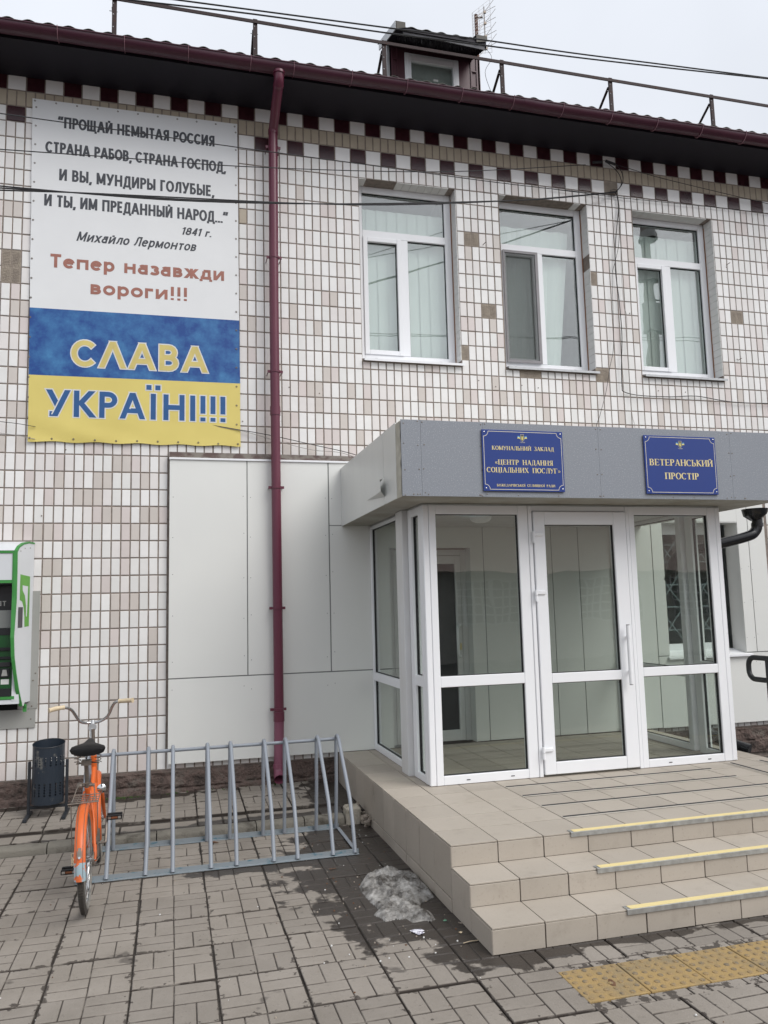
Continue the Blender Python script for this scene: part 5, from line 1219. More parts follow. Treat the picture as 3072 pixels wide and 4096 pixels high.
for s, x0, x1, z0, cap, m in (('СΛАВА', .650, 1.950, 4.205, .265, 'print_yellow'), ('УКРАЇНІ!!!', .435, 2.140, 3.700, .262, 'print_blue')):
    bt(s, x0, x1, z0, cap, 'print_white', .049, y=-.0212, grow=.0115); bt(s, x0, x1, z0, cap, m, .049, y=-.0222)
b = MB(); ey = MB()
for k in range(11):
    x = .262 + k * .1965; ey.lathe([(.0095, 0), (.0085, -.0025), (.0045, -.003), (.004, 0)], (x, by(x, 6.914) , 6.914), n=10, axis='y'); 
    x = .30 + k * .195; ey.lathe([(.0095, 0), (.0085, -.0025), (.0045, -.003), (.004, 0)], (x, by(x, 3.475) - .002, 3.478 + random.uniform(-.004, .004)), n=10, axis='y')
for k in range(17):
    z = 3.68 + k * .198
    for x in (.275, 2.238): ey.lathe([(.0095, 0), (.0085, -.0025), (.0045, -.003), (.004, 0)], (bxp(x + (-.01 if x < 1 else .012), z) if 0 else x, by(x, z) - .001, z), n=10, axis='y')
ey.build('eyelet', 'steel_dull', BN, smooth=True, kind='stuff')

# ==================================================================== BICYCLE RACK
RK = thing('bicycle_rack', 'grey painted steel tube bicycle rack with ten hoops standing on the pavers', 'bicycle rack', (1.97, -1.7, 0))
for yy in (-2.058, -1.333):
    b = MB(); b.box(.995, 2.955, yy - .0015 - .016, yy + .0015 + .016, .002, .036, None, .002) if 0 else b.add([(.992, yy - .017, .002), (2.957, yy - .017, .002), (2.957, yy - .017, .006), (.992, yy - .017, .006), (.992, yy + .017, .002), (2.957, yy + .017, .002), (2.957, yy + .017, .006), (.992, yy + .017, .006), (.992, yy + .012, .036), (2.957, yy + .012, .036), (2.957, yy + .017, .036), (.992, yy + .017, .036), (.992, yy + .012, .006), (2.957, yy + .012, .006)],
        [(0, 1, 2, 3), (3, 2, 13, 12), (12, 13, 9, 8), (8, 9, 10, 11), (4, 11, 10, 5), (0, 4, 5, 1), (0, 3, 12, 8, 11, 4), (1, 5, 10, 9, 13, 2)])
    b.build('base_rail', 'rack_blue', RK)
for xx in (1.0, 2.944):
    b = MB(); b.box(xx - .012, xx + .016, -2.04, -1.35, .008, .014, None, .001); b.build('cross_bar', 'rack_grey', RK)
b = MB(); b.tube([(.98, -1.405, .728), (1.6, -1.405, .730), (2.945, -1.405, .733)], .0135, n=12); b.build('top_rail', 'rack_grey', RK, smooth=True)
for i, x in enumerate((1.008, 1.190, 1.446, 1.628, 1.890, 2.068, 2.332, 2.504, 2.765, 2.930)):
    b = MB(); j = random.uniform(-.004, .004)
    p = [(x, -2.056, .010), (x + .002 + j, -1.955, .20), (x + j, -1.885, .355), (x + j, -1.76, .485), (x, -1.56, .70), (x, -1.525, .738), (x, -1.488, .762), (x, -1.447, .765), (x, -1.412, .745), (x, -1.40, .70), (x, -1.388, .4), (x, -1.345, .010)]
    p2 = [p[0], p[1], p[2]] + [p[3], p[4]] + smoothpath(p[4:10], 4) + p[10:]
    b.tube(p2, .0146, n=12); b.build('hoop', 'rack_grey', RK, smooth=True)

# ==================================================================== BICYCLE
BK = thing('bicycle', 'old orange bicycle with rear luggage carrier and cream handlebar grips parked in the rack', 'bicycle', (1.114, -2.607, 0))
def bl(x, y, z): return (1.114 + x - .036 * z - .012 * y, -2.607 + y, z)
R0, WB = .302, 1.06
HUBR = (0, .0, R0); HUBF = (0, WB, R0)
def wheel(name, y0, steer):
    c, s_ = math.cos(steer), math.sin(steer)
    def pt(r, t, off=0): 
        a, h = r * math.cos(t), r * math.sin(t); return bl(off * c - a * s_, y0 + a * c + off * s_, R0 + h)
    n = 48
    b = MB(); b.tube([pt(R0 - .019, 2 * PI * k / n) for k in range(n)], .019, n=12, closed=True)
    for k in range(96):     # tread blocks
        t = 2 * PI * k / 96
        for s2 in (-1, 1):
            o = s2 * .008; q = [pt(R0 + .001, t, o - .006), pt(R0 + .001, t, o + .006), pt(R0 + .0005, t + .035, o + .006), pt(R0 + .0005, t + .035, o - .006)]
            r2 = [pt(R0 - .006, t, o - .007), pt(R0 - .006, t, o + .007), pt(R0 - .006, t + .035, o + .007), pt(R0 - .006, t + .035, o - .007)]
            b.add(q + r2, [(0, 1, 2, 3), (0, 4, 5, 1), (2, 6, 7, 3), (1, 5, 6, 2), (0, 3, 7, 4)])
    wt = b.build(name, 'rubber', BK, smooth=True)
    b = MB()
    for s2 in (-1, 1): b.tube([pt(R0 - .033, 2 * PI * k / n, s2 * .012) for k in range(n)], .010, n=8, closed=True, flat=(.5, 1) if 0 else None)
    b.build('tyre_side', 'whitewall', wt, smooth=True)
    b = MB(); b.tube([pt(R0 - .046, 2 * PI * k / n) for k in range(n)], .011, n=8, closed=True); b.build('rim', 'chrome', wt, smooth=True)
    b = MB(); b.tube([pt(0, 0, -.045), pt(0, 0, .045)], .016, n=12); b.tube([pt(0, 0, -.062), pt(0, 0, .062)], .006, n=8); b.tube([pt(0, 0, -.036), pt(0, 0, -.030)], .028, n=14); b.tube([pt(0, 0, .030), pt(0, 0, .036)], .028, n=14); b.build('hub', 'chrome', wt, smooth=True)
    b = MB()
    for k in range(32):
        t = 2 * PI * k / 32; s2 = -1 if k % 2 else 1; b.tube([pt(.026, t + s2 * (.9 if k % 4 < 2 else -.9), s2 * .032), pt(R0 - .050, t, 0)], .0011, n=4, cap=False)
    b.build('spoke', 'chrome', wt, kind='stuff')
    return pt
ptr = wheel('rear_wheel', 0, 0); ptf = wheel('front_wheel', WB, .05)
def fender(name, pt, r, a0, a1, hw, m, n=26):
    b = MB(); vs = []; prof = [(-hw, -.030), (-hw * .98, -.006), (-hw * .55, .006), (0, .009), (hw * .55, .006), (hw * .98, -.006), (hw, -.030)]; k = len(prof)
    for dr in (0, -.0025):
        for i in range(n + 1):
            t = lerp(a0, a1, i / n)
            for o, d in prof: vs.append(pt(r + d + dr, t, o))
    L_ = (n + 1) * k; fs = [(i * k + j, (i + 1) * k + j, (i + 1) * k + j + 1, i * k + j + 1) for i in range(n) for j in range(k - 1)]
    fs += [tuple(v + L_ for v in f[::-1]) for f in fs]
    for i in range(n): fs += [(i * k, L_ + i * k, L_ + (i + 1) * k, (i + 1) * k), (i * k + k - 1, (i + 1) * k + k - 1, L_ + (i + 1) * k + k - 1, L_ + i * k + k - 1)]
    for j in range(k - 1): fs += [(j, j + 1, L_ + j + 1, L_ + j), (n * k + j, L_ + n * k + j, L_ + n * k + j + 1, n * k + j + 1)]
    b.add(vs, fs); return b.build(name, m, BK, smooth=True)
rf_ = fender('rear_fender', ptr, .332, PI * 1.02, PI * .32, .031, 'orange', 40)
fender('front_fender', ptf, .330, PI * 1.08, PI * .30, .030, 'orange')
# worn end of the rear fender and its empty reflector plate
b = MB(); vs = []; prof = [(-.0318, -.030), (-.0312, -.005), (-.0178, .0072), (0, .0102), (.0178, .0072), (.0312, -.005), (.0318, -.030)]
for i in range(7):
    t = lerp(PI * 1.022, PI * .925, i / 6)
    for o, d in prof: vs.append(ptr(.332 + d, t, o))
b.add(vs, [(i * 7 + j, (i + 1) * 7 + j, (i + 1) * 7 + j + 1, i * 7 + j + 1) for i in range(6) for j in range(6)]); b.build('worn_fender_tip', 'orange_worn', BK, smooth=True, fix=False)
b = MB(); 
for (t0, t1, w0) in ((.90, .865, .013), (.865, .85, .009)): b.add([ptr(.3435, PI * t0, -w0), ptr(.3435, PI * t0, w0), ptr(.3435, PI * t1, w0), ptr(.3435, PI * t1, -w0)], [(0, 1, 2, 3)])
b.build('reflector_plate', 'steel_dull', BK, fix=False)
b = MB(); b.tube([ptr(.343, PI * .90, 0), ptr(.352, PI * .90, 0)], .007, n=10); b.build('bolt', 'chrome', BK, smooth=True)
for s2 in (-1, 1):      # pressed ridge lines on the fender
    b = MB(); b.tube([ptr(.3395, lerp(PI * 1.0, PI * .4, k / 30), s2 * .018) for k in range(31)], .0014, n=5); b.build('fender_bead', 'steel_dull', rf_, smooth=True)
# frame
ST_B = (0, .44, .285); ST_T = (0, .245, .69); HT_T = (0, .80, .80); HT_B = (0, .86, .56)
b = MB(); T_ = lambda a, c, r, n=14: b.tube([bl(*a), bl(*c)], r, n=n)
T_(ST_B, ST_T, .0175); T_(HT_B, HT_T, .0205)
b.tube([bl(0, .86, .60), bl(0, .74, .50), bl(0, .58, .41), bl(0, .44, .32), bl(0, .42, .285)], .021, n=14)
b.tube([bl(0, .83, .72), bl(0, .62, .58), bl(0, .38, .47), bl(0, .30, .56)], .016, n=12)
for s2 in (-1, 1):
    b.tube([bl(s2 * .022, .43, .285), bl(s2 * .05, .25, .30), bl(s2 * .060, 0, R0)], .0105, n=10); b.tube([bl(s2 * .018, .26, .66), bl(s2 * .045, .14, .50), bl(s2 * .060, 0, R0)], .009, n=10)
    b.tube([bl(s2 * .045, .862, .535), bl(s2 * .048, .90, .47), bl(s2 * .05, .99, .35), bl(s2 * .052, 1.055, R0)], [.015, .015, .0125, .009], n=12)
b.tube([bl(-.045, .862, .54), bl(.045, .862, .54)], .017, n=10)
b.tube([bl(-.028, .44, .285), bl(.028, .44, .285)], .024, n=14)
b.build('frame', 'orange', BK, smooth=True)
b = MB(); b.tube([bl(0, .248, .68), bl(0, .20, .865)], .0135, n=14); b.tube([bl(0, .80, .79), bl(0, .785, .985)], .0125, n=12); b.build('seat_post', 'steel_dull', BK, smooth=True)
b = MB(); b.tube([bl(-.05, .252, .700), bl(.045, .252, .700)], .010, n=10); b.lathe([(.001, -.022), (.018, -.015), (.024, 0), (.018, .015), (.001, .022)], bl(-.045, .25, .70), n=12, axis='x'); b.build('seat_clamp', 'steel_dull', BK, smooth=True)
b = MB(); b.lathe([(.001, .030), (.017, .024), (.029, .008), (.031, -.004), (.012, -.014), (.001, -.016)], bl(.062, .62, .60), n=18, axis='y'); b.build('lamp', 'chrome', BK, smooth=True)
# saddle
b = MB(); SY0, SZ = .075, .925
sec = []
for (yy, wd, zt, zb, dz_) in ((0, .045, -.012, .030, 0), (.004, .085, 0, .045, 0), (.03, .108, .012, .05, 0), (.075, .106, .014, .048, 0), (.12, .080, .010, .04, 0), (.165, .045, .010, .036, 0), (.22, .030, .014, .036, 0), (.27, .024, .012, .034, 0), (.285, .010, 0, .02, 0)):
    ring = []
    for k in range(16):
        t = 2 * PI * k / 16; xx = wd * math.cos(t) * (1.0 if math.sin(t) > -.2 else .97); zz = (zt + .018) * max(0, math.sin(t)) ** .8 if math.sin(t) > 0 else -zb * abs(math.sin(t)) ** .6
        ring.append(bl(xx + .018, SY0 + yy, SZ + zz * .8 + .028 + (yy - .1) * .05))
    sec.append(ring)
vs = [v for r_ in sec for v in r_]; b.add(vs, [(i * 16 + j, i * 16 + (j + 1) % 16, (i + 1) * 16 + (j + 1) % 16, (i + 1) * 16 + j) for i in range(len(sec) - 1) for j in range(16)] + [tuple(range(16)), tuple(range((len(sec) - 1) * 16, len(sec) * 16))])
sad = b.build('saddle', 'saddle', BK, smooth=True)
for s2 in (-1, 1):
    b = MB(); b.tube([bl(.018 + s2 * .062 + .019 * math.cos(t / 3), SY0 + .04 + .019 * math.sin(t / 3), .865 + t * .00105) for t in range(0, 62)], .0026, n=6); b.build('spring', 'steel_dull', sad, smooth=True)
b = MB(); b.tube([bl(-.05, SY0 + .04, .862), bl(0, SY0 + .09, .858), bl(.02, SY0 + .11, .858), bl(.085, SY0 + .04, .862)], .0045, n=8); b.box(*[v for p in zip(bl(-.025, SY0 + .06, .845), bl(.035, SY0 + .12, .875)) for v in p]); b.tube([bl(.0, SY0 + .12, .87), bl(.012, SY0 + .26, .93)], .005, n=8); b.build('saddle_rail', 'steel_dull', sad)
# handlebar
bar = [(.828, -1.83, 1.143), (0.865, -1.8, 1.145), (0.895, -1.77, 1.135), (0.92, -1.74, 1.11), (0.947, -1.69, 1.054), (0.968, -1.65, 1.02), (1.002, -1.61, 1.005), (1.049, -1.6, 1.002), (1.097, -1.61, 1.011), (1.141, -1.65, 1.037), (1.169, -1.69, 1.073), (1.194, -1.74, 1.13), (1.217, -1.77, 1.161), (1.247, -1.8, 1.17), (1.29, -1.83, 1.174)]
b = MB(); b.tube(smoothpath(bar, 4), .0108, n=12); hb = b.build('handlebar', 'chrome', BK, smooth=True)
for p in ([(.868, -1.80, 1.146), (.855, -1.808, 1.146), (.82, -1.83, 1.144), (.785, -1.86, 1.138), (.776, -1.865, 1.137)], [(1.245, -1.80, 1.170), (1.258, -1.808, 1.171), (1.293, -1.83, 1.174), (1.333, -1.86, 1.177), (1.342, -1.865, 1.178)]):
    b = MB(); b.tube(p, [.017, .0145, .0165, .0155, .019], n=14); b.build('grip', 'cream', hb, smooth=True)
b = MB(); b.tube([(1.049, -1.60, 1.018), (1.048, -1.62, .975), (1.046, -1.66, .95)], [.014, .017, .012], n=12); b.tube([(1.048, -1.80 + .03, .965), (1.048, -1.72, .965)], .003, n=6); b.tube([(1.050, -1.63, .972), (1.050, -1.655, .972)], .028, n=16); b.tube([(1.047, -1.60, 1.0), (1.050, -1.78, .80)], .0125, n=12); b.build('handlebar_stem', 'galv', hb, smooth=True)
# crank, pedals, chain
b = MB(); b.tube([bl(-.075, .44, .285), bl(.095, .44, .285)], .008, n=8)
b.tube([bl(.088, .44, .285), bl(.092, .50, .40), bl(.095, .53, .445)], .009, n=8) if 0 else b.tube([bl(.092, .44, .285), bl(.100, .52, .43)], .009, n=8)
b.tube([bl(-.072, .44, .285), bl(-.078, .36, .15)], .009, n=8); ck = b.build('crank', 'steel_dull', BK, smooth=True)
b = MB(); n = 44; C_ = (.050, .44, .285)
pr = [(r_, 0) for r_ in (.02, .088)]; b.lathe([(.02, -.0015), (.086, -.0015), (.086, .0015), (.02, .0015)], bl(*C_), n=40, axis='x')
for k in range(n): 
    t = 2 * PI * k / n; c_ = bl(*C_); b.box(c_[0] - .0015, c_[0] + .0015, c_[1] + .088 * math.cos(t) - .003, c_[1] + .088 * math.cos(t) + .003, c_[2] + .088 * math.sin(t) - .003, c_[2] + .088 * math.sin(t) + .003)
b.build('chainring', 'steel_dull', BK)
b = MB(); b.tube([bl(.050, .44, .375), bl(.050, .01, R0 + .036)], .0045, n=6); b.tube([bl(.050, .44, .195), bl(.050, .01, R0 - .036)], .0045, n=6); b.tube([bl(.050, .01 - .036 * math.sin(t * PI / 8), R0 + .036 * math.cos(t * PI / 8)) for t in range(9)], .0045, n=6); b.tube([bl(.044, 0, R0), bl(.054, 0, R0)], .032, n=18); b.build('chain', 'steel_dull', BK, smooth=True)
for (cx, cy, cz, s2) in ((.150, .52, .43, 1), (-.128, .36, .15, -1)):
    b = MB(); 
    for d in (-.030, .030): b.box(*[v for p in zip(bl(cx - .050, cy + d - .014, cz - .015), bl(cx + .050, cy + d + .014, cz + .015)) for v in p], None, .003)
    for d in (-.043, .040): b.box(*[v for p in zip(bl(cx + d, cy - .026, cz - .009), bl(cx + d + .004, cy + .026, cz + .009)) for v in p])
    b.tube([bl(cx - s2 * .055, cy, cz), bl(cx + s2 * .04, cy, cz)], .006, n=8); pd = b.build('pedal', 'saddle', BK)
    b = MB(); b.box(*[v for p in zip(bl(cx - .020, cy - .0458, cz - .006), bl(cx + .020, cy - .0442, cz + .006)) for v in p]); b.build('pedal_reflector', mat('amber_reflector', (.20, .07, .03), .4) if s2 == 1 else bpy.data.materials['amber_reflector'], pd)
    b = MB(); 
    for d in (-.033, .033): b.box(*[v for p in zip(bl(cx + d - .010, cy - .0456, cz - .008), bl(cx + d + .010, cy - .0442, cz + .008)) for v in p])
    b.build('pedal_plate', 'chrome', pd)
# luggage carrier of thin rod
b = MB(); r = .0032; W2_, z = .074, .648
cxr = .004
b.tube([bl(cxr - W2_ - .004, -.02, z), bl(cxr - W2_ - .004, .22, z), ], r, n=6); b.tube([bl(cxr + W2_ + .004, -.02, z), bl(cxr + W2_ + .004, .22, z)], r, n=6)
b.tube([bl(cxr - W2_ - .022, -.022, z - .002), bl(cxr + W2_ + .012, -.022, z + .004)], r * 1.1, n=6); b.tube([bl(cxr - W2_ - .004, .22, z), bl(cxr + W2_ + .004, .22, z)], r, n=6)
for xx in (-.045, -.015, .015, .045): b.tube([bl(cxr + xx, -.02, z + .002), bl(cxr + xx, .22, z + .002)], r * .85, n=6)
for yy in (.04, .10, .16): b.tube([bl(cxr - W2_, yy, z - .003), bl(cxr + W2_, yy, z - .003)], r * .85, n=6)
b.tube([bl(cxr - .072, -.01, z + .004), bl(cxr - .050, .06, z + .07), bl(cxr - .035, .10, z + .092), bl(cxr + .035, .10, z + .096), bl(cxr + .055, .06, z + .07), bl(cxr + .066, -.01, z + .006)], r, n=6)
b.tube([bl(cxr - .078, -.015, z), bl(-.072, -.005, R0 + .02), bl(-.066, 0, R0)], r, n=6); b.tube([bl(cxr + .078, -.015, z), bl(.074, -.005, R0 + .02), bl(.066, 0, R0)], r, n=6)
b.tube([bl(cxr - .03, .22, z), bl(0, .26, .655)], r, n=6)
b.build('luggage_carrier', 'steel_dull', BK)
b = MB(); rr = random.Random(5)
for k in range(6): b.tube(smoothpath([bl(-.066 + rr.uniform(-.012, .012), rr.uniform(-.02, .0), R0 + rr.uniform(-.03, .05)) for _ in range(4)], 4), .0016, n=5)
b.build('string_knot', 'cream', BK)

# ==================================================================== LITTER BIN
BI = thing('litter_bin', 'dark blue perforated metal litter bin hanging in a frame with feet', 'litter bin', (.59, -.4, .1))
cx_, cy_ = .588, -.405; zb0, zb1 = .205, .700
def zbin(z): return z
def perforated(cx, cy, r, z0, z1, mb):
    """cylinder wall of cells, some with an open hole (ring of quads around an octagon)"""
    n = 36; rows = 22; hz = (z1 - z0) / rows
    def P_(a, z, rr_=r): return (cx + rr_ * math.cos(a), cy + rr_ * math.sin(a), z)
    hole_rows = {3, 4, 5, 6, 7, 14, 15, 16, 17}
    for i in range(rows):
        for j in range(n):
            a0, a1 = 2 * PI * j / n, 2 * PI * (j + 1) / n; za, zb = z0 + i * hz, z0 + (i + 1) * hz
            if i in hole_rows and (i + j) % 1 == 0 and j % 2 == (0):
                am, zm = (a0 + a1) / 2, (za + zb) / 2; ra = .0082 / r; rz = .0082
                oc = [(am + ra * math.cos(PI / 8 + PI / 4 * k), zm + rz * math.sin(PI / 8 + PI / 4 * k)) for k in range(8)]
                sq = [(a1, zm), (a1, zb), (am, zb), (a0, zb), (a0, zm), (a0, za), (am, za), (a1, za)]
                oc = [(am + ra * math.cos(PI / 4 * k), zm + rz * math.sin(PI / 4 * k)) for k in range(8)]
                mb.add([P_(*q) for q in sq] + [P_(*q) for q in oc], [(k, (k + 1) % 8, 8 + (k + 1) % 8, 8 + k) for k in range(8)])
            else: mb.add([P_(a0, za), P_(a1, za), P_(a1, zb), P_(a0, zb)], [(0, 1, 2, 3)])
b = MB(); perforated(cx_, cy_, .130, zb0, zb1, b); b.lathe([(.130, zb0), (.12, zb0 - .004), (.001, zb0 - .004)], (cx_, cy_, 0), n=36)
# the rim is cut lower towards the street
b.v = [(x, y, z + (y - cy_) * .16 * max(0, (z - .55) / .15)) for x, y, z in b.v]
can = b.build('bucket', 'bin', BI, fix=False)
b = MB(); b.tube([(cx_ + .131 * math.cos(2 * PI * k / 40), cy_ + .131 * math.sin(2 * PI * k / 40), zb1 + .131 * math.sin(2 * PI * k / 40) * .16) for k in range(40)], .0035, n=6, closed=True); b.build('rim', 'bin_frame', can, smooth=True)
for s2 in (-1, 1):
    x = cx_ + s2 * .152; box('upright', x - .012, x + .012, cy_ - .012, cy_ + .012, .10, .555, 'bin_frame', BI, .002)
b = MB(); b.box(cx_ - .14, cx_ + .14, cy_ - .009, cy_ + .009, .158, .182, None, .001); b.build('cross_bar', 'bin_frame', BI)
for s2 in (-1, 1):
    x = cx_ + s2 * .152; b = MB(); b.box(x - .016, x + .016, cy_ - .19, cy_ + .13, strip_z(x, -.5) + .001, strip_z(x, -.5) + .026, None, .002); b.build('foot', 'bin_frame', BI)
b = MB()
for s2 in (-1, 1): b.tube([(cx_ + s2 * .128, cy_, .50), (cx_ + s2 * .145, cy_, .50)], .008, n=8)
b.build('pivot', 'steel_dull', BI)

# ==================================================================== CASH MACHINE
AT = thing('cash_machine', 'wall mounted cash machine with white and green housing cut by the picture edge', 'cash machine', (-.1, -.2, 1.0))
AT['label'] = 'green and white cash machine under a curved hood on the tiled wall'
prof = [(-.004, 2.486), (-.10, 2.487), (-.19, 2.468), (-.26, 2.435), (-.302, 2.392), (-.298, 2.20), (-.296, 1.95), (-.312, 1.75), (-.322, 1.62), (-.305, 1.45), (-.265, 1.30), (-.215, 1.15), (-.150, 1.005), (-.12, 1.0), (-.10, 1.03), (-.004, 1.03)]
def side_x(y): return .360 - .33 * (-.02 - y)
b = MB(); n = len(prof)
for sgn in (1,):
    outer = [(side_x(y), y, z) for y, z in prof]; inner = [(side_x(y) - .014, y, z) for y, z in prof]
    b.add(outer + inner, [tuple(range(n)), tuple(range(n, 2 * n))[::-1]])
sp = b.build('side_panel', 'atm_white', AT)
# green edge band around the side panel
b = MB(); w_ = .020
for i in range(0, 12):
    (y0, z0), (y1, z1) = prof[i], prof[i + 1]
    yi0, zi0 = prof[i]; d0 = Vector((-.15 - y0, 1.75 - z0)).normalized() * w_; d1 = Vector((-.15 - y1, 1.75 - z1)).normalized() * w_
    if i < 4: d0 = Vector((0, -w_ * .8)); d1 = Vector((0, -w_ * .8)) if i < 3 else Vector((w_ * .5, -w_ * .8))
    else: d0 = Vector((w_ * .55, 0)) if i > 4 else Vector((w_ * .5, -w_ * .8)); d1 = Vector((w_ * .55, 0))
    vs = [(side_x(y0) + .003, y0 - .001, z0), (side_x(y1) + .003, y1 - .001, z1), (side_x(y1 + d1[0]) + .003, y1 + d1[0], z1 + d1[1]), (side_x(y0 + d0[0]) + .003, y0 + d0[0], z0 + d0[1]),
          (side_x(y0) - .022, y0 - .003, z0), (side_x(y1) - .022, y1 - .003, z1)]
    b.add(vs, [(0, 1, 2, 3), (0, 4, 5, 1)])
b.build('green_trim', 'atm_green', AT, fix=False)
# bolts of the side
b = MB()
for (y, z) in ((-.24, 2.39), (-.17, 2.42), (-.08, 2.43), (-.17, 1.06)): b.lathe([(.006, 0), (.005, .003), (.0005, .004)], (side_x(y) + .001, y, z), n=8, axis='x')
b.build('bolt', 'steel_dull', sp)
# hood
b = MB(); hp = prof[:6]
b.add([(x, y, z) for x in (-.62, .262) for (y, z) in hp] , [(i, i + 1, 6 + i + 1, 6 + i) for i in range(4)])
for i, (y, z) in enumerate(hp): b.v[6 + i] = (side_x(y) - .010, y, z)
b.build('hood', 'atm_white', AT, fix=False, smooth=True)
yf = -.285
def ap(name, x0, x1, z0, z1, m, y=yf, d=.02, bev=.001): return box(name, x0, x1, y, y + d, z0, z1, m, AT, bev)
ap('top_frame', -.60, .262, 2.368, 2.393, 'atm_green', -.299, .03); ap('light_box', -.60, .232, 2.128, 2.366, 'atm_white', -.292, .03); ap('top_frame', -.60, .232, 2.100, 2.126, 'atm_green', -.298, .03)
b = MB(); b.add([(.232, -.300, 2.37), (.264, -.300, 2.37), (.264, -.297, 2.0), (.236, -.297, 2.0), (.236, -.322, 1.62), (.259, -.322, 1.62), (.25, -.30, 1.40), (.268, -.30, 1.42), (.27, -.215, 1.15), (.288, -.215, 1.15), (.30, -.15, 1.0), (.318, -.15, 1.0)], [(0, 1, 2, 3), (3, 2, 5, 4), (4, 5, 7, 6), (6, 7, 9, 8), (8, 9, 11, 10)]); b.build('green_trim', 'atm_green', AT, fix=False)
yb = -.14
box('screen_recess', -.60, .262, yb, yb + .02, 1.60, 2.10, 'atm_dark', AT); box('recess_top', -.60, .262, -.285, yb, 2.090, 2.10, 'atm_dark', AT)
ap('screen', -.45, .235, 1.80, 2.02, 'atm_dark', yb - .012, .01)
GS['к'] = (.60, [('v', .12, 0, .74), ('d', .2, .33, .5, .74, 0), ('d', .26, .40, .54, 0, 0)]); GS['б'] = (.62, [('p', arc(.31, .30, .22, .30, 0, 360, 18)), ('p', arc(.42, .55, .34, .40, 180, 95, 6))])
sans_text('Банкомат', -.17, .166, 1.900, .060, yb - .0135, .008).build('lettering', 'atm_grey', AT, fix=False, kind='stuff')
ap('shelf', -.60, .246, 1.70, 1.86, mat('atm_shelf', (.20, .21, .20), .4), -.20, .06, .004)
box('console', -.60, .268, -.20, -.02, 1.07, 1.70, 'atm_dkgreen', AT); ap('console_band', -.60, .262, 1.64, 1.70, 'atm_dark', -.205, .006)
ap('card_slot', .115, .225, 1.50, 1.53, 'atm_dark', -.215, .015, .003); ap('card_slot', .06, .225, 1.425, 1.45, 'atm_dark', -.215, .015, .003); ap('receipt_slot', .13, .225, 1.36, 1.40, 'gasket', -.22, .02, .004); ap('keypad', .135, .222, 1.265, 1.345, 'atm_dark', -.218, .018, .004)
b = MB(); b.prism([(.155, 1.28), (.205, 1.28), (.195, 1.335), (.165, 1.335)], -.222, -.217); b.build('reader', 'atm_grey', AT)
ap('label_plate', .148, .215, 1.205, 1.25, 'print_white', -.2035, .003); ap('cash_slot', -.1, .232, 1.10, 1.17, 'atm_dark', -.21, .01); ap('lower_trim', -.6, .262, 1.072, 1.10, 'atm_green', -.206, .006)
ap('lower_panel', -.60, .300, 1.030, 1.068, 'atm_white', -.20, .18)
b = MB(); b.add([(.262, -.20, 1.70), (.300, -.20, 1.06), (.30, -.02, 1.06), (.262, -.02, 1.7), (.240, -.205, 1.4), (.24, -.205, 1.06)], [(0, 1, 2, 3), (0, 1, 5, 4)]); b.build('inner_side', 'atm_white', AT, fix=False)
# backing plate on the wall
box('backing_plate', .26, .428, -.012, -.0015, .962, 2.034, 'atm_grey', AT, .001); box('backing_plate', -.9, .412, -.014, -.0015, .792, .958, 'atm_grey', AT, .001); box('cavity', -.9, .258, -.013, -.002, .960, 1.03, 'hole', AT)
b = MB()
for (x, z) in ((.405, 1.28), (.385, 1.215), (.38, .985), (.375, .87)): b.lathe([(.007, 0), (.006, -.003), (.0005, -.004)], (x, -.013, z), n=8, axis='y')
b.build('bolt', 'steel_dull', AT)
b = MB(); b.tube([(.330, -.10, 1.01), (.335, -.09, .99)], .012, n=8); b.box(.318, .348, -.09, -.08, .945, 1.01); b.build('latch', 'atm_green', AT)
# logo on the side: a tall green tick-shaped mark with a grey bar
def sidepoly(pts, m, nm, off): 
    b = MB(); b.add([(side_x(y) + off, y, z) for y, z in pts], [tuple(range(len(pts)))]); return b.build(nm, m, sp, fix=False)
def sy(x): return -.02 - (.36 - x) / .33    # position on the slanted side from its x
LG = [(.2715, 2.184), (.3455, 2.172), (.3395, 1.699), (.309, 1.703)]
YA = lambda t: lerp(-.235, -.068, t)
sidepoly([(YA(0), 2.180), (YA(1), 2.166), (YA(1), 1.712), (YA(.55), 1.706), (YA(.52), 1.80), (YA(.42), 1.885), (YA(.25), 1.935), (YA(0), 1.950)], 'logo_green', 'logo', .0012)
sidepoly([(YA(.24), 2.082), (YA(.80), 2.074), (YA(.76), 1.800), (YA(.66), 1.800), (YA(.64), 1.90), (YA(.50), 1.99), (YA(.26), 2.035)], 'atm_white', 'logo', .0022)
sidepoly([(YA(-.12), 1.885), (YA(.34), 1.885), (YA(.34), 1.702), (YA(-.12), 1.700)], 'logo_grey', 'logo', .0016)

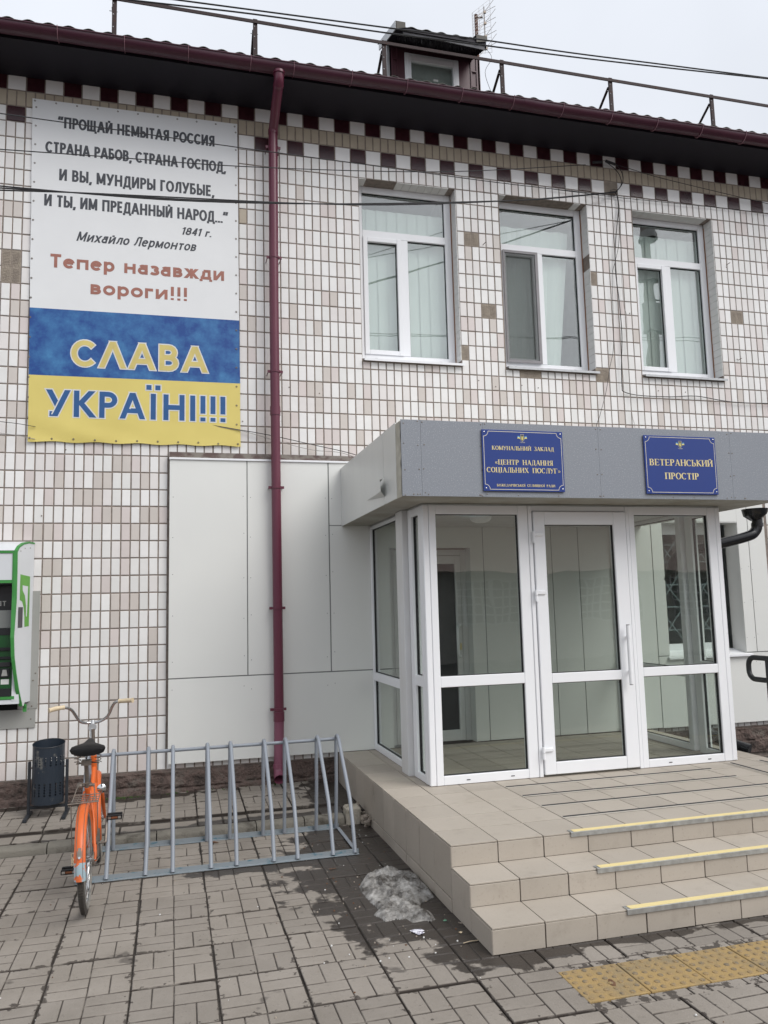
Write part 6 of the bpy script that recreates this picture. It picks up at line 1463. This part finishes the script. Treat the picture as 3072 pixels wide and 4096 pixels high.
# ==================================================================== ROOF RAIL, ANTENNA
RR = thing('snow_guard_rail', 'brown steel guard rail on braced posts running along the roof edge', 'guard rail', (4, -.1, 7.5))
b = MB(); b.bar((-2, -.118, 8.078), (11, -.118, 8.098), .034, .012); 
b = MB(); b.box(-2, 11, -.124, -.112, 8.072, 8.108); b.build('rail', 'rail_brown', RR)
for k, x in enumerate((-.42, 1.005, 2.443, 3.880, 5.307, 6.731, 8.165, 9.6)):
    b = MB(); b.add([(x - .023, -.110, roof_z(-.1) - .02), (x + .023, -.110, roof_z(-.1) - .02), (x + .023, -.110, 8.128), (x - .023, -.110, 8.128), (x - .023, -.085, roof_z(-.1) - .02), (x + .023, -.085, roof_z(-.1) - .02), (x + .023, -.085, 8.128), (x - .023, -.085, 8.128)], [(0, 1, 2, 3), (4, 7, 6, 5), (0, 3, 7, 4), (1, 5, 6, 2), (2, 6, 7, 3)])
    b.build('post', 'rail_brown', RR)
    b = MB(); b.bar((x - .015, -.08, 8.02), (x - .01, .36, roof_z(.36) + .02), .030, .008); b.build('brace', 'rail_brown', RR)
    b = MB()
    for z in (7.78, 7.92, 8.04): b.lathe([(.007, 0), (.0005, -.004)], (x - .01, -.111, z), n=6, axis='y')
    b.tube([(x - .05, -.098, 7.96), (x + .03, -.098, 7.96)], .004, n=6); b.build('bolt', 'galv', RR)
AN = thing('tv_antenna', 'wire grid television antenna on a rusty pole behind the dormer', 'antenna', (5.48, 1, 7.97))
b = MB(); b.tube([(5.478, 1.0, 7.9), (5.481, 1.0, 9.60)], .024, n=12); b.build('mast', patchy('rusty_pole', (.20, .10, .07), (.09, .05, .04), 20, .45, .55, .8, .8), AN, smooth=True)
b = MB(); b.tube([(5.481, 1.0, 9.56), (5.56, .96, 9.55)], .012, n=8); b.build('bracket', 'steel_dull', AN)
b = MB(); TL, TRc, BL_, BR = Vector((5.345, .84, 9.50)), Vector((5.77, 1.12, 9.95)), Vector((5.345, .84, 9.02)), Vector((5.77, 1.12, 9.22))
c0, c1, c2, c3 = Vector((5.383, .9, 9.53)), Vector((5.735, 1.1, 9.96)), Vector((5.735, 1.1, 9.18)), Vector((5.383, .9, 8.93))
for k in range(15):
    t = k / 14; b.tube([c3.lerp(c0, t), c3.lerp(c0, t) + Vector((.03, .0, .03)), c2.lerp(c1, t)], .0022, n=5)
for t in (0, .04, .38, .62, 1): b.tube([c3.lerp(c2, t), c0.lerp(c1, t)], .0024, n=5)
b.build('reflector_grid', mat('pale_wire', (.45, .44, .44), .6), AN)
b = MB(); b.tube([(5.57, .93, 9.68), (5.57, .93, 9.05)], .005, n=6)
for z in (9.60, 9.44, 9.25, 9.08):
    for sx, sz in ((-1, -.05), (-1, -.12), (1, .13), (1, .03)): b.tube([(5.57, .92, z), (5.57 + sx * .15, .90, z + sz * 1.2 + .06 * sx)], .003, n=5)
    b.box(5.558, 5.592, .915, .935, z - .014, z + .014)
b.build('dipole', 'steel_dull', AN)
b = MB(); b.tube(smoothpath([(5.56, .94, 9.1), (5.50, .6, 8.7), (5.27, .3, 8.25), (5.30, .2, 7.9), (5.36, .2, 7.68)]), .003, n=5); b.build('antenna_cable', 'cable', AN)

# ==================================================================== CABLES
def cable(pts, r, m, label, cat='cable', group=None):
    b = MB(); b.tube(smoothpath(pts, 5), r, n=6); o = b.build('cable', m, None, smooth=True); return tag(o, label, cat, group)
def ext(p, q, k): return tuple(a + (a - b_) * k for a, b_ in zip(p, q))
A1 = [(0.322, -1.835, 5.615), (1.165, -1.601, 5.742), (2.146, -1.33, 5.885), (3.609, -0.926, 6.113), (5.016, -0.537, 6.331), (6.729, -0.063, 6.632)]
cable([ext(A1[0], A1[1], 4)] + A1, .0042, 'cable', 'thin black cable crossing the first line of the banner to the wall', group=None)
B1 = [(0.328, -1.823, 5.331), (1.146, -1.591, 5.507), (2.16, -1.303, 5.723), (3.619, -0.889, 6.09), (4.738, -0.572, 6.415), (6.312, -0.125, 6.94)]
cable([ext(B1[0], B1[1], 4)] + B1, .0042, 'cable', 'thin black cable crossing the second line of the banner to the insulator')
C1 = [(0.339, -1.83, 5.017), (0.845, -1.69, 5.114), (1.643, -1.469, 5.268), (2.626, -1.197, 5.483), (3.598, -0.929, 5.724), (4.701, -0.624, 6.032), (5.651, -0.361, 6.316), (6.733, -0.062, 6.68)]
for k, (dz_, lb) in enumerate(((.016, 'upper'), (0, 'middle'), (-.018, 'lower'))):
    pts = [(p[0], p[1], p[2] + dz_ * (1 - i / 9) * math.cos(i * 1.4 + .2)) for i, p in enumerate(C1)]
    cable([ext(pts[0], pts[1], 6)] + pts, .0055, 'cable', lb + ' strand of the black cable bundle crossing the fourth line of the banner')
S1 = [(1.627, -3.0, 5.865), (3.052, -3.0, 5.921), (3.761, -3.0, 5.954), (4.517, -3.0, 5.973), (5.328, -3.0, 6.009), (6.332, -3.0, 6.052)]
S2 = [(1.317, -3.0, 5.807), (2.133, -3.0, 5.854), (3.051, -3.0, 5.880), (3.759, -3.0, 5.91), (4.516, -3.0, 5.94), (5.326, -3.0, 5.984), (6.331, -3.0, 6.045)]
cable([ext(S1[0], S1[1], 3)] + S1 + [ext(S1[-1], S1[-2], 6)], .0055, 'cable', 'overhead black cable crossing the sky, the higher of two')
cable([ext(S2[0], S2[1], 3)] + S2 + [ext(S2[-1], S2[-2], 6)], .0055, 'cable', 'overhead black cable crossing the sky, the lower of two')
cable([(5.9, -.03, 6.64), (6.535, -0.03, 6.634), (7.224, -0.03, 6.642), (8.088, -0.03, 6.66), (8.928, -0.03, 6.668), (9.8, -.03, 6.67)], .003, 'cable', 'thin dark cable stapled along the wall below the checkered band')
cable([(6.696, -0.06, 7.046), (6.945, -0.06, 7.009), (7.453, -0.06, 6.931), (8.923, -0.06, 6.781), (9.8, -.06, 6.70)], .0035, 'cable', 'black cable falling from the insulator across the checkered band')
cable([(6.741, -.05, 6.68), (6.768, -0.03, 6.66), (6.785, -0.03, 6.527), (6.761, -0.03, 6.37), (6.707, -0.03, 6.032), (6.686, -0.03, 5.70), (6.708, -0.03, 5.376), (6.717, -0.03, 5.152), (6.717, -0.03, 4.88), (6.686, -0.03, 4.534), (6.678, -0.03, 4.29), (6.703, -0.03, 4.225), (6.915, -0.03, 4.192), (7.323, -0.03, 4.195), (7.673, -0.03, 4.219), (8.024, -0.03, 4.18), (8.311, -0.03, 4.164), (8.692, -0.03, 4.173), (9.6, -.03, 4.17)], .0055, 'cable', 'thick black cable hanging down the wall between two windows, turning along it')
cable([(6.761, -0.03, 6.679), (6.787, -0.03, 6.553), (6.775, -0.03, 6.269), (6.752, -0.03, 6.037), (6.69, -0.03, 5.816), (6.632, -0.04, 5.641), (6.617, -0.04, 5.265), (6.606, -0.04, 4.992), (6.583, -0.04, 4.709), (6.531, -0.04, 4.523), (6.458, -0.04, 4.217), (6.361, -0.04, 3.931), (6.30, -.04, 3.75), (6.28, -.06, 3.235)], .0028, 'cable', 'thin black wire hanging slanted down to the canopy beside the middle window')
cable([(6.785, -0.025, 6.684), (6.801, -0.025, 6.402), (6.781, -0.025, 6.017), (6.766, -0.025, 5.698), (6.769, -0.03, 5.281), (6.797, -0.03, 5.158), (6.787, -0.03, 4.909), (6.782, -0.03, 4.601), (6.779, -0.03, 4.234), (6.789, -0.03, 3.932), (6.813, -0.03, 3.806), (6.83, -.05, 3.24)], .0025, 'cable_grey', 'thin grey wire hanging straight down the tiled wall to the canopy')
cable([(6.606, -0.08, 7.045), (6.698, -0.08, 6.992), (6.781, -0.08, 6.912), (6.811, -0.08, 6.813), (6.79, -0.08, 6.746), (6.731, -0.08, 6.681)], .0045, 'cable', 'inner loop of black cable below the insulators under the eave')
cable([(6.754, -0.06, 7.044), (6.825, -0.06, 6.968), (6.85, -0.06, 6.88), (6.826, -0.06, 6.786), (6.744, -0.06, 6.686)], .0045, 'cable', 'outer loop of black cable below the insulators under the eave')
cable([(1.9, -.015, 3.68), (2.251, -0.03, 3.626), (2.576, -0.05, 3.573), (3.003, -0.08, 3.482), (3.441, -0.09, 3.389), (3.6, -.3, 3.25)], .0038, 'cable', 'black cable sloping from behind the banner down to the canopy')
cable([(1.9, -.012, 3.66), (2.251, -0.03, 3.622), (2.67, -0.05, 3.508), (3.003, -0.08, 3.426), (3.318, -0.09, 3.40), (3.6, -.3, 3.24)], .003, 'cable_grey', 'grey cable sloping from behind the banner down to the canopy')
cable([(-.8, -.08, 3.66), (0.049, -0.08, 3.617), (0.35, -0.03, 3.59)], .003, 'cable', 'upper thin cable running behind the banner at its yellow field')
cable([(-.8, -.08, 3.57), (0.052, -0.08, 3.507), (0.35, -0.03, 3.47)], .003, 'cable_grey', 'lower thin cable running behind the banner at its yellow field')
IN = thing('cable_bracket', 'black cable clamps and wall hook under the eave above the middle window', 'bracket', (6.6, -.06, 7.0))
b = MB(); b.tube([(6.44, -.085, 7.01), (6.56, -.075, 7.035)], .016, n=8); b.build('clamp', 'cable', IN, smooth=True)
b = MB(); b.tube([(6.62, -.07, 7.06), (6.75, -.065, 7.035)], .016, n=8); b.build('clamp', 'cable', IN, smooth=True)
b = MB(); b.tube(smoothpath([(6.56, -.06, 7.05), (6.62, -.05, 7.075), (6.67, -.03, 7.08), (6.67, -.004, 7.08)]), .004, n=6); b.tube(smoothpath([(6.67, -.05, 6.70), (6.72, -.05, 6.72), (6.76, -.06, 6.70), (6.76, -.004, 6.69)]), .006, n=6); b.tube([(6.68, -.03, 6.69), (6.76, -.03, 6.70)], .012, n=8); b.build('hook', 'steel_dull', IN, smooth=True)

# ==================================================================== SNOW, LITTER
out = [(2.896, -2.533), (2.971, -2.461), (3.05, -2.47), (3.113, -2.44), (3.131, -2.557), (3.205, -2.606), (3.216, -2.70), (3.216, -2.98), (3.204, -3.068), (3.099, -3.128), (3.051, -3.28), (3.100, -3.319), (3.095, -3.411), (3.069, -3.43), (2.955, -3.412), (2.93, -3.348), (2.881, -3.331), (2.81, -3.349), (2.779, -3.217), (2.821, -3.141), (2.791, -2.892), (2.80, -2.73)]
def inside(x, y):
    r_ = False; n = len(out)
    for i in range(n):
        (x1, y1), (x2, y2) = out[i], out[(i + 1) % n]
        if (y1 > y) != (y2 > y) and x < (x2 - x1) * (y - y1) / (y2 - y1) + x1: r_ = not r_
    return r_
def edist(x, y):
    d = 9; n = len(out)
    for i in range(n):
        (x1, y1), (x2, y2) = out[i], out[(i + 1) % n]; dx, dy_ = x2 - x1, y2 - y1; t = max(0, min(1, ((x - x1) * dx + (y - y1) * dy_) / (dx * dx + dy_ * dy_))); d = min(d, math.hypot(x - x1 - t * dx, y - y1 - t * dy_))
    return d
b = MB(); q = .005; NX, NY = 95, 206; idx = {}
for j in range(NY):
    for i in range(NX):
        x, y = 2.755 + i * q, -3.46 + j * q; xj = x + noise.noise((x * 30, y * 30, 1)) * .002; yj = y + noise.noise((x * 30, y * 30, 9)) * .002
        ins = inside(x, y); d = edist(x, y) if ins else -edist(x, y)
        d += .012 * noise.noise((x * 14, y * 14, 4))
        if d > -.004:
            h = .040 * (1 - math.exp(-max(d, 0) / .035)) * (.55 + .8 * max(0, noise.fractal((x * 11, y * 11, 2), .8, 2.1, 6) + .45)) + .004 * noise.noise((x * 60, y * 60, 0)) * (d > .01)
            idx[i, j] = len(b.v); b.v.append((xj, yj, max(h, 0) + .001 if d > 0 else -.003))
for (i, j) in list(idx):
    k = [(i, j), (i + 1, j), (i + 1, j + 1), (i, j + 1)]
    if all(a in idx for a in k): b.f.append(tuple(idx[a] for a in k)); b.m.append(0)
o = b.build('snow', 'snow', None, smooth=False, fix=False); o.data.shade_smooth(); o['kind'] = 'stuff'; o['label'] = 'melting patch of dirty grey snow beside the tiled steps'
b = MB(); pp = [(2.903, -3.53), (2.935, -3.518), (2.969, -3.522), (2.985, -3.55), (2.966, -3.562), (2.978, -3.581), (2.934, -3.601)]
b.add([(x, y, .006 + .006 * noise.noise((x * 60, y * 60, 0))) for x, y in pp] + [(2.945, -3.555, .014)], [(i, (i + 1) % 7, 7) for i in range(7)]); tag(b.build('paper_scrap', 'paper', None, fix=False), 'crumpled white scrap of printed paper lying on the pavers near the snow', 'litter')
def scrap(x, y, s, m, label, name, cat='litter', rot=0, el=1.0):
    b = MB(); n = 8; rr = random.Random(int(x * 1000)); vs = []
    for k in range(n):
        t = 2 * PI * k / n; r_ = s * rr.uniform(.6, 1.1); a, c = r_ * math.cos(t) * el, r_ * math.sin(t) / el; vs.append((x + a * math.cos(rot) - c * math.sin(rot), y + a * math.sin(rot) + c * math.cos(rot), .004 + rr.uniform(0, .006)))
    vs.append((x, y, .010)); b.add(vs, [(k, (k + 1) % n, n) for k in range(n)]); return tag(b.build(name, m, None, fix=False), label, cat)
scrap(3.139, -3.458, .014, 'greenbit', 'small green scrap of litter on the wet soil by the steps', 'plastic_scrap')
scrap(2.955, -2.31, .018, 'leaf_dead', 'curled brown leaf on wet pavers before the snow patch', 'dead_leaf', 'leaf', el=1.3) if 0 else None
scrap(2.70, -2.345, .020, 'leaf_dead', 'dry brown leaf on the wet pavers between the rack and the snow', 'dead_leaf', 'leaf', .2, 1.4)
scrap(1.94, -1.395, .040, 'leaf_dead', 'large dark curled leaf lying by the back rail of the bicycle rack', 'dead_leaf', 'leaf', -.6, 1.3)
scrap(3.078, -3.30 + .0, .012, 'print_white', 'small white crumb of litter at the tip of the snow patch', 'paper_scrap')
scrap(3.205, -3.52, .013, 'mortar_light', 'pale crumb lying against the flank of the lowest steps', 'paper_scrap')
scrap(3.165, -3.64, .014, 'cream', 'pale dry leaf near the corner of the lowest step', 'dead_leaf', 'leaf', .5, 1.2)
scrap(3.64, -4.42, .028, 'leaf_dead', 'thin brown twig-like leaf on the pavers beside the yellow tiles', 'dead_leaf', 'leaf', 1.3, 1.8)
b = MB(); b.tube([(3.13, -3.775, .004), (3.17, -3.768, .006), (3.22, -3.765, .004)], .0022, n=5); tag(b.build('straw', 'cream', None), 'yellow straw lying on the wet pavers below the steps', 'straw')

# ==================================================================== ACROSS THE STREET (seen only in the glass)
FB = thing('street_building', 'low pale building with red sheet roof reflected in the porch glass', 'building', (12, -24, 0))
box('wall', -8, 30, -30, -20.2, -.03, 2.95, 'far_wall', FB)
b = MB(); b.add([(-8.6, -19.6, 2.85), (30.6, -19.6, 2.85), (30.6, -25, 5.3), (-8.6, -25, 5.3), (30.6, -30.4, 2.85), (-8.6, -30.4, 2.85)], [(0, 1, 2, 3), (3, 2, 4, 5), (1, 4, 2), (0, 3, 5)]); b.build('roof', 'far_roof', FB, fix=False)
for k, x in enumerate((3.5, 7.0, 10.6, 15, 18.6)):
    b = MB(); b.box(x, x + 2.4, -20.2, -20.15, 1.2, 2.6); w_ = b.build('window', 'atm_dark', FB); b = MB()
    for q in range(9): b.box(x + q * .3 - .03, x + q * .3 + .03, -20.15, -20.12, 1.15, 2.65)
    for q in range(6): b.box(x, x + 2.4, -20.12, -20.10, 1.2 + q * .28 - .02, 1.2 + q * .28 + .03)
    b.build('grille', 'pvc', w_)
UP = thing('utility_pole', 'concrete utility pole with boxes and coiled cables reflected in the upper window', 'utility pole', (12.95, -8, 0))
b = MB(); b.tube([(12.9, -8, -.03), (12.95, -8, 11.6)], [.17, .12], n=10); b.build('pole', 'steel_dull', UP, smooth=True)
b = MB(); b.box(12.75, 13.25, -8.1, -7.8, 8.3, 9.0); b.box(12.7, 13.3, -8.1, -7.85, 9.6, 9.9); b.build('junction_box', 'atm_grey', UP)
b = MB(); b.tube([(13.0 + .25 * math.cos(t * .5), -7.8, 9.3 + .25 * math.sin(t * .5)) for t in range(26)], .02, n=6); b.build('cable_coil', 'cable', UP)
b = MB(); b.lathe([(.001, 0), (.18, -.1), (.24, -.3)], (12.9, -7.8, 10.9), n=14, axis='z'); b.build('lamp', 'atm_grey', UP)
for k, (z, ye) in enumerate(((11.2, -3.0), (10.9, -3.0))): pass
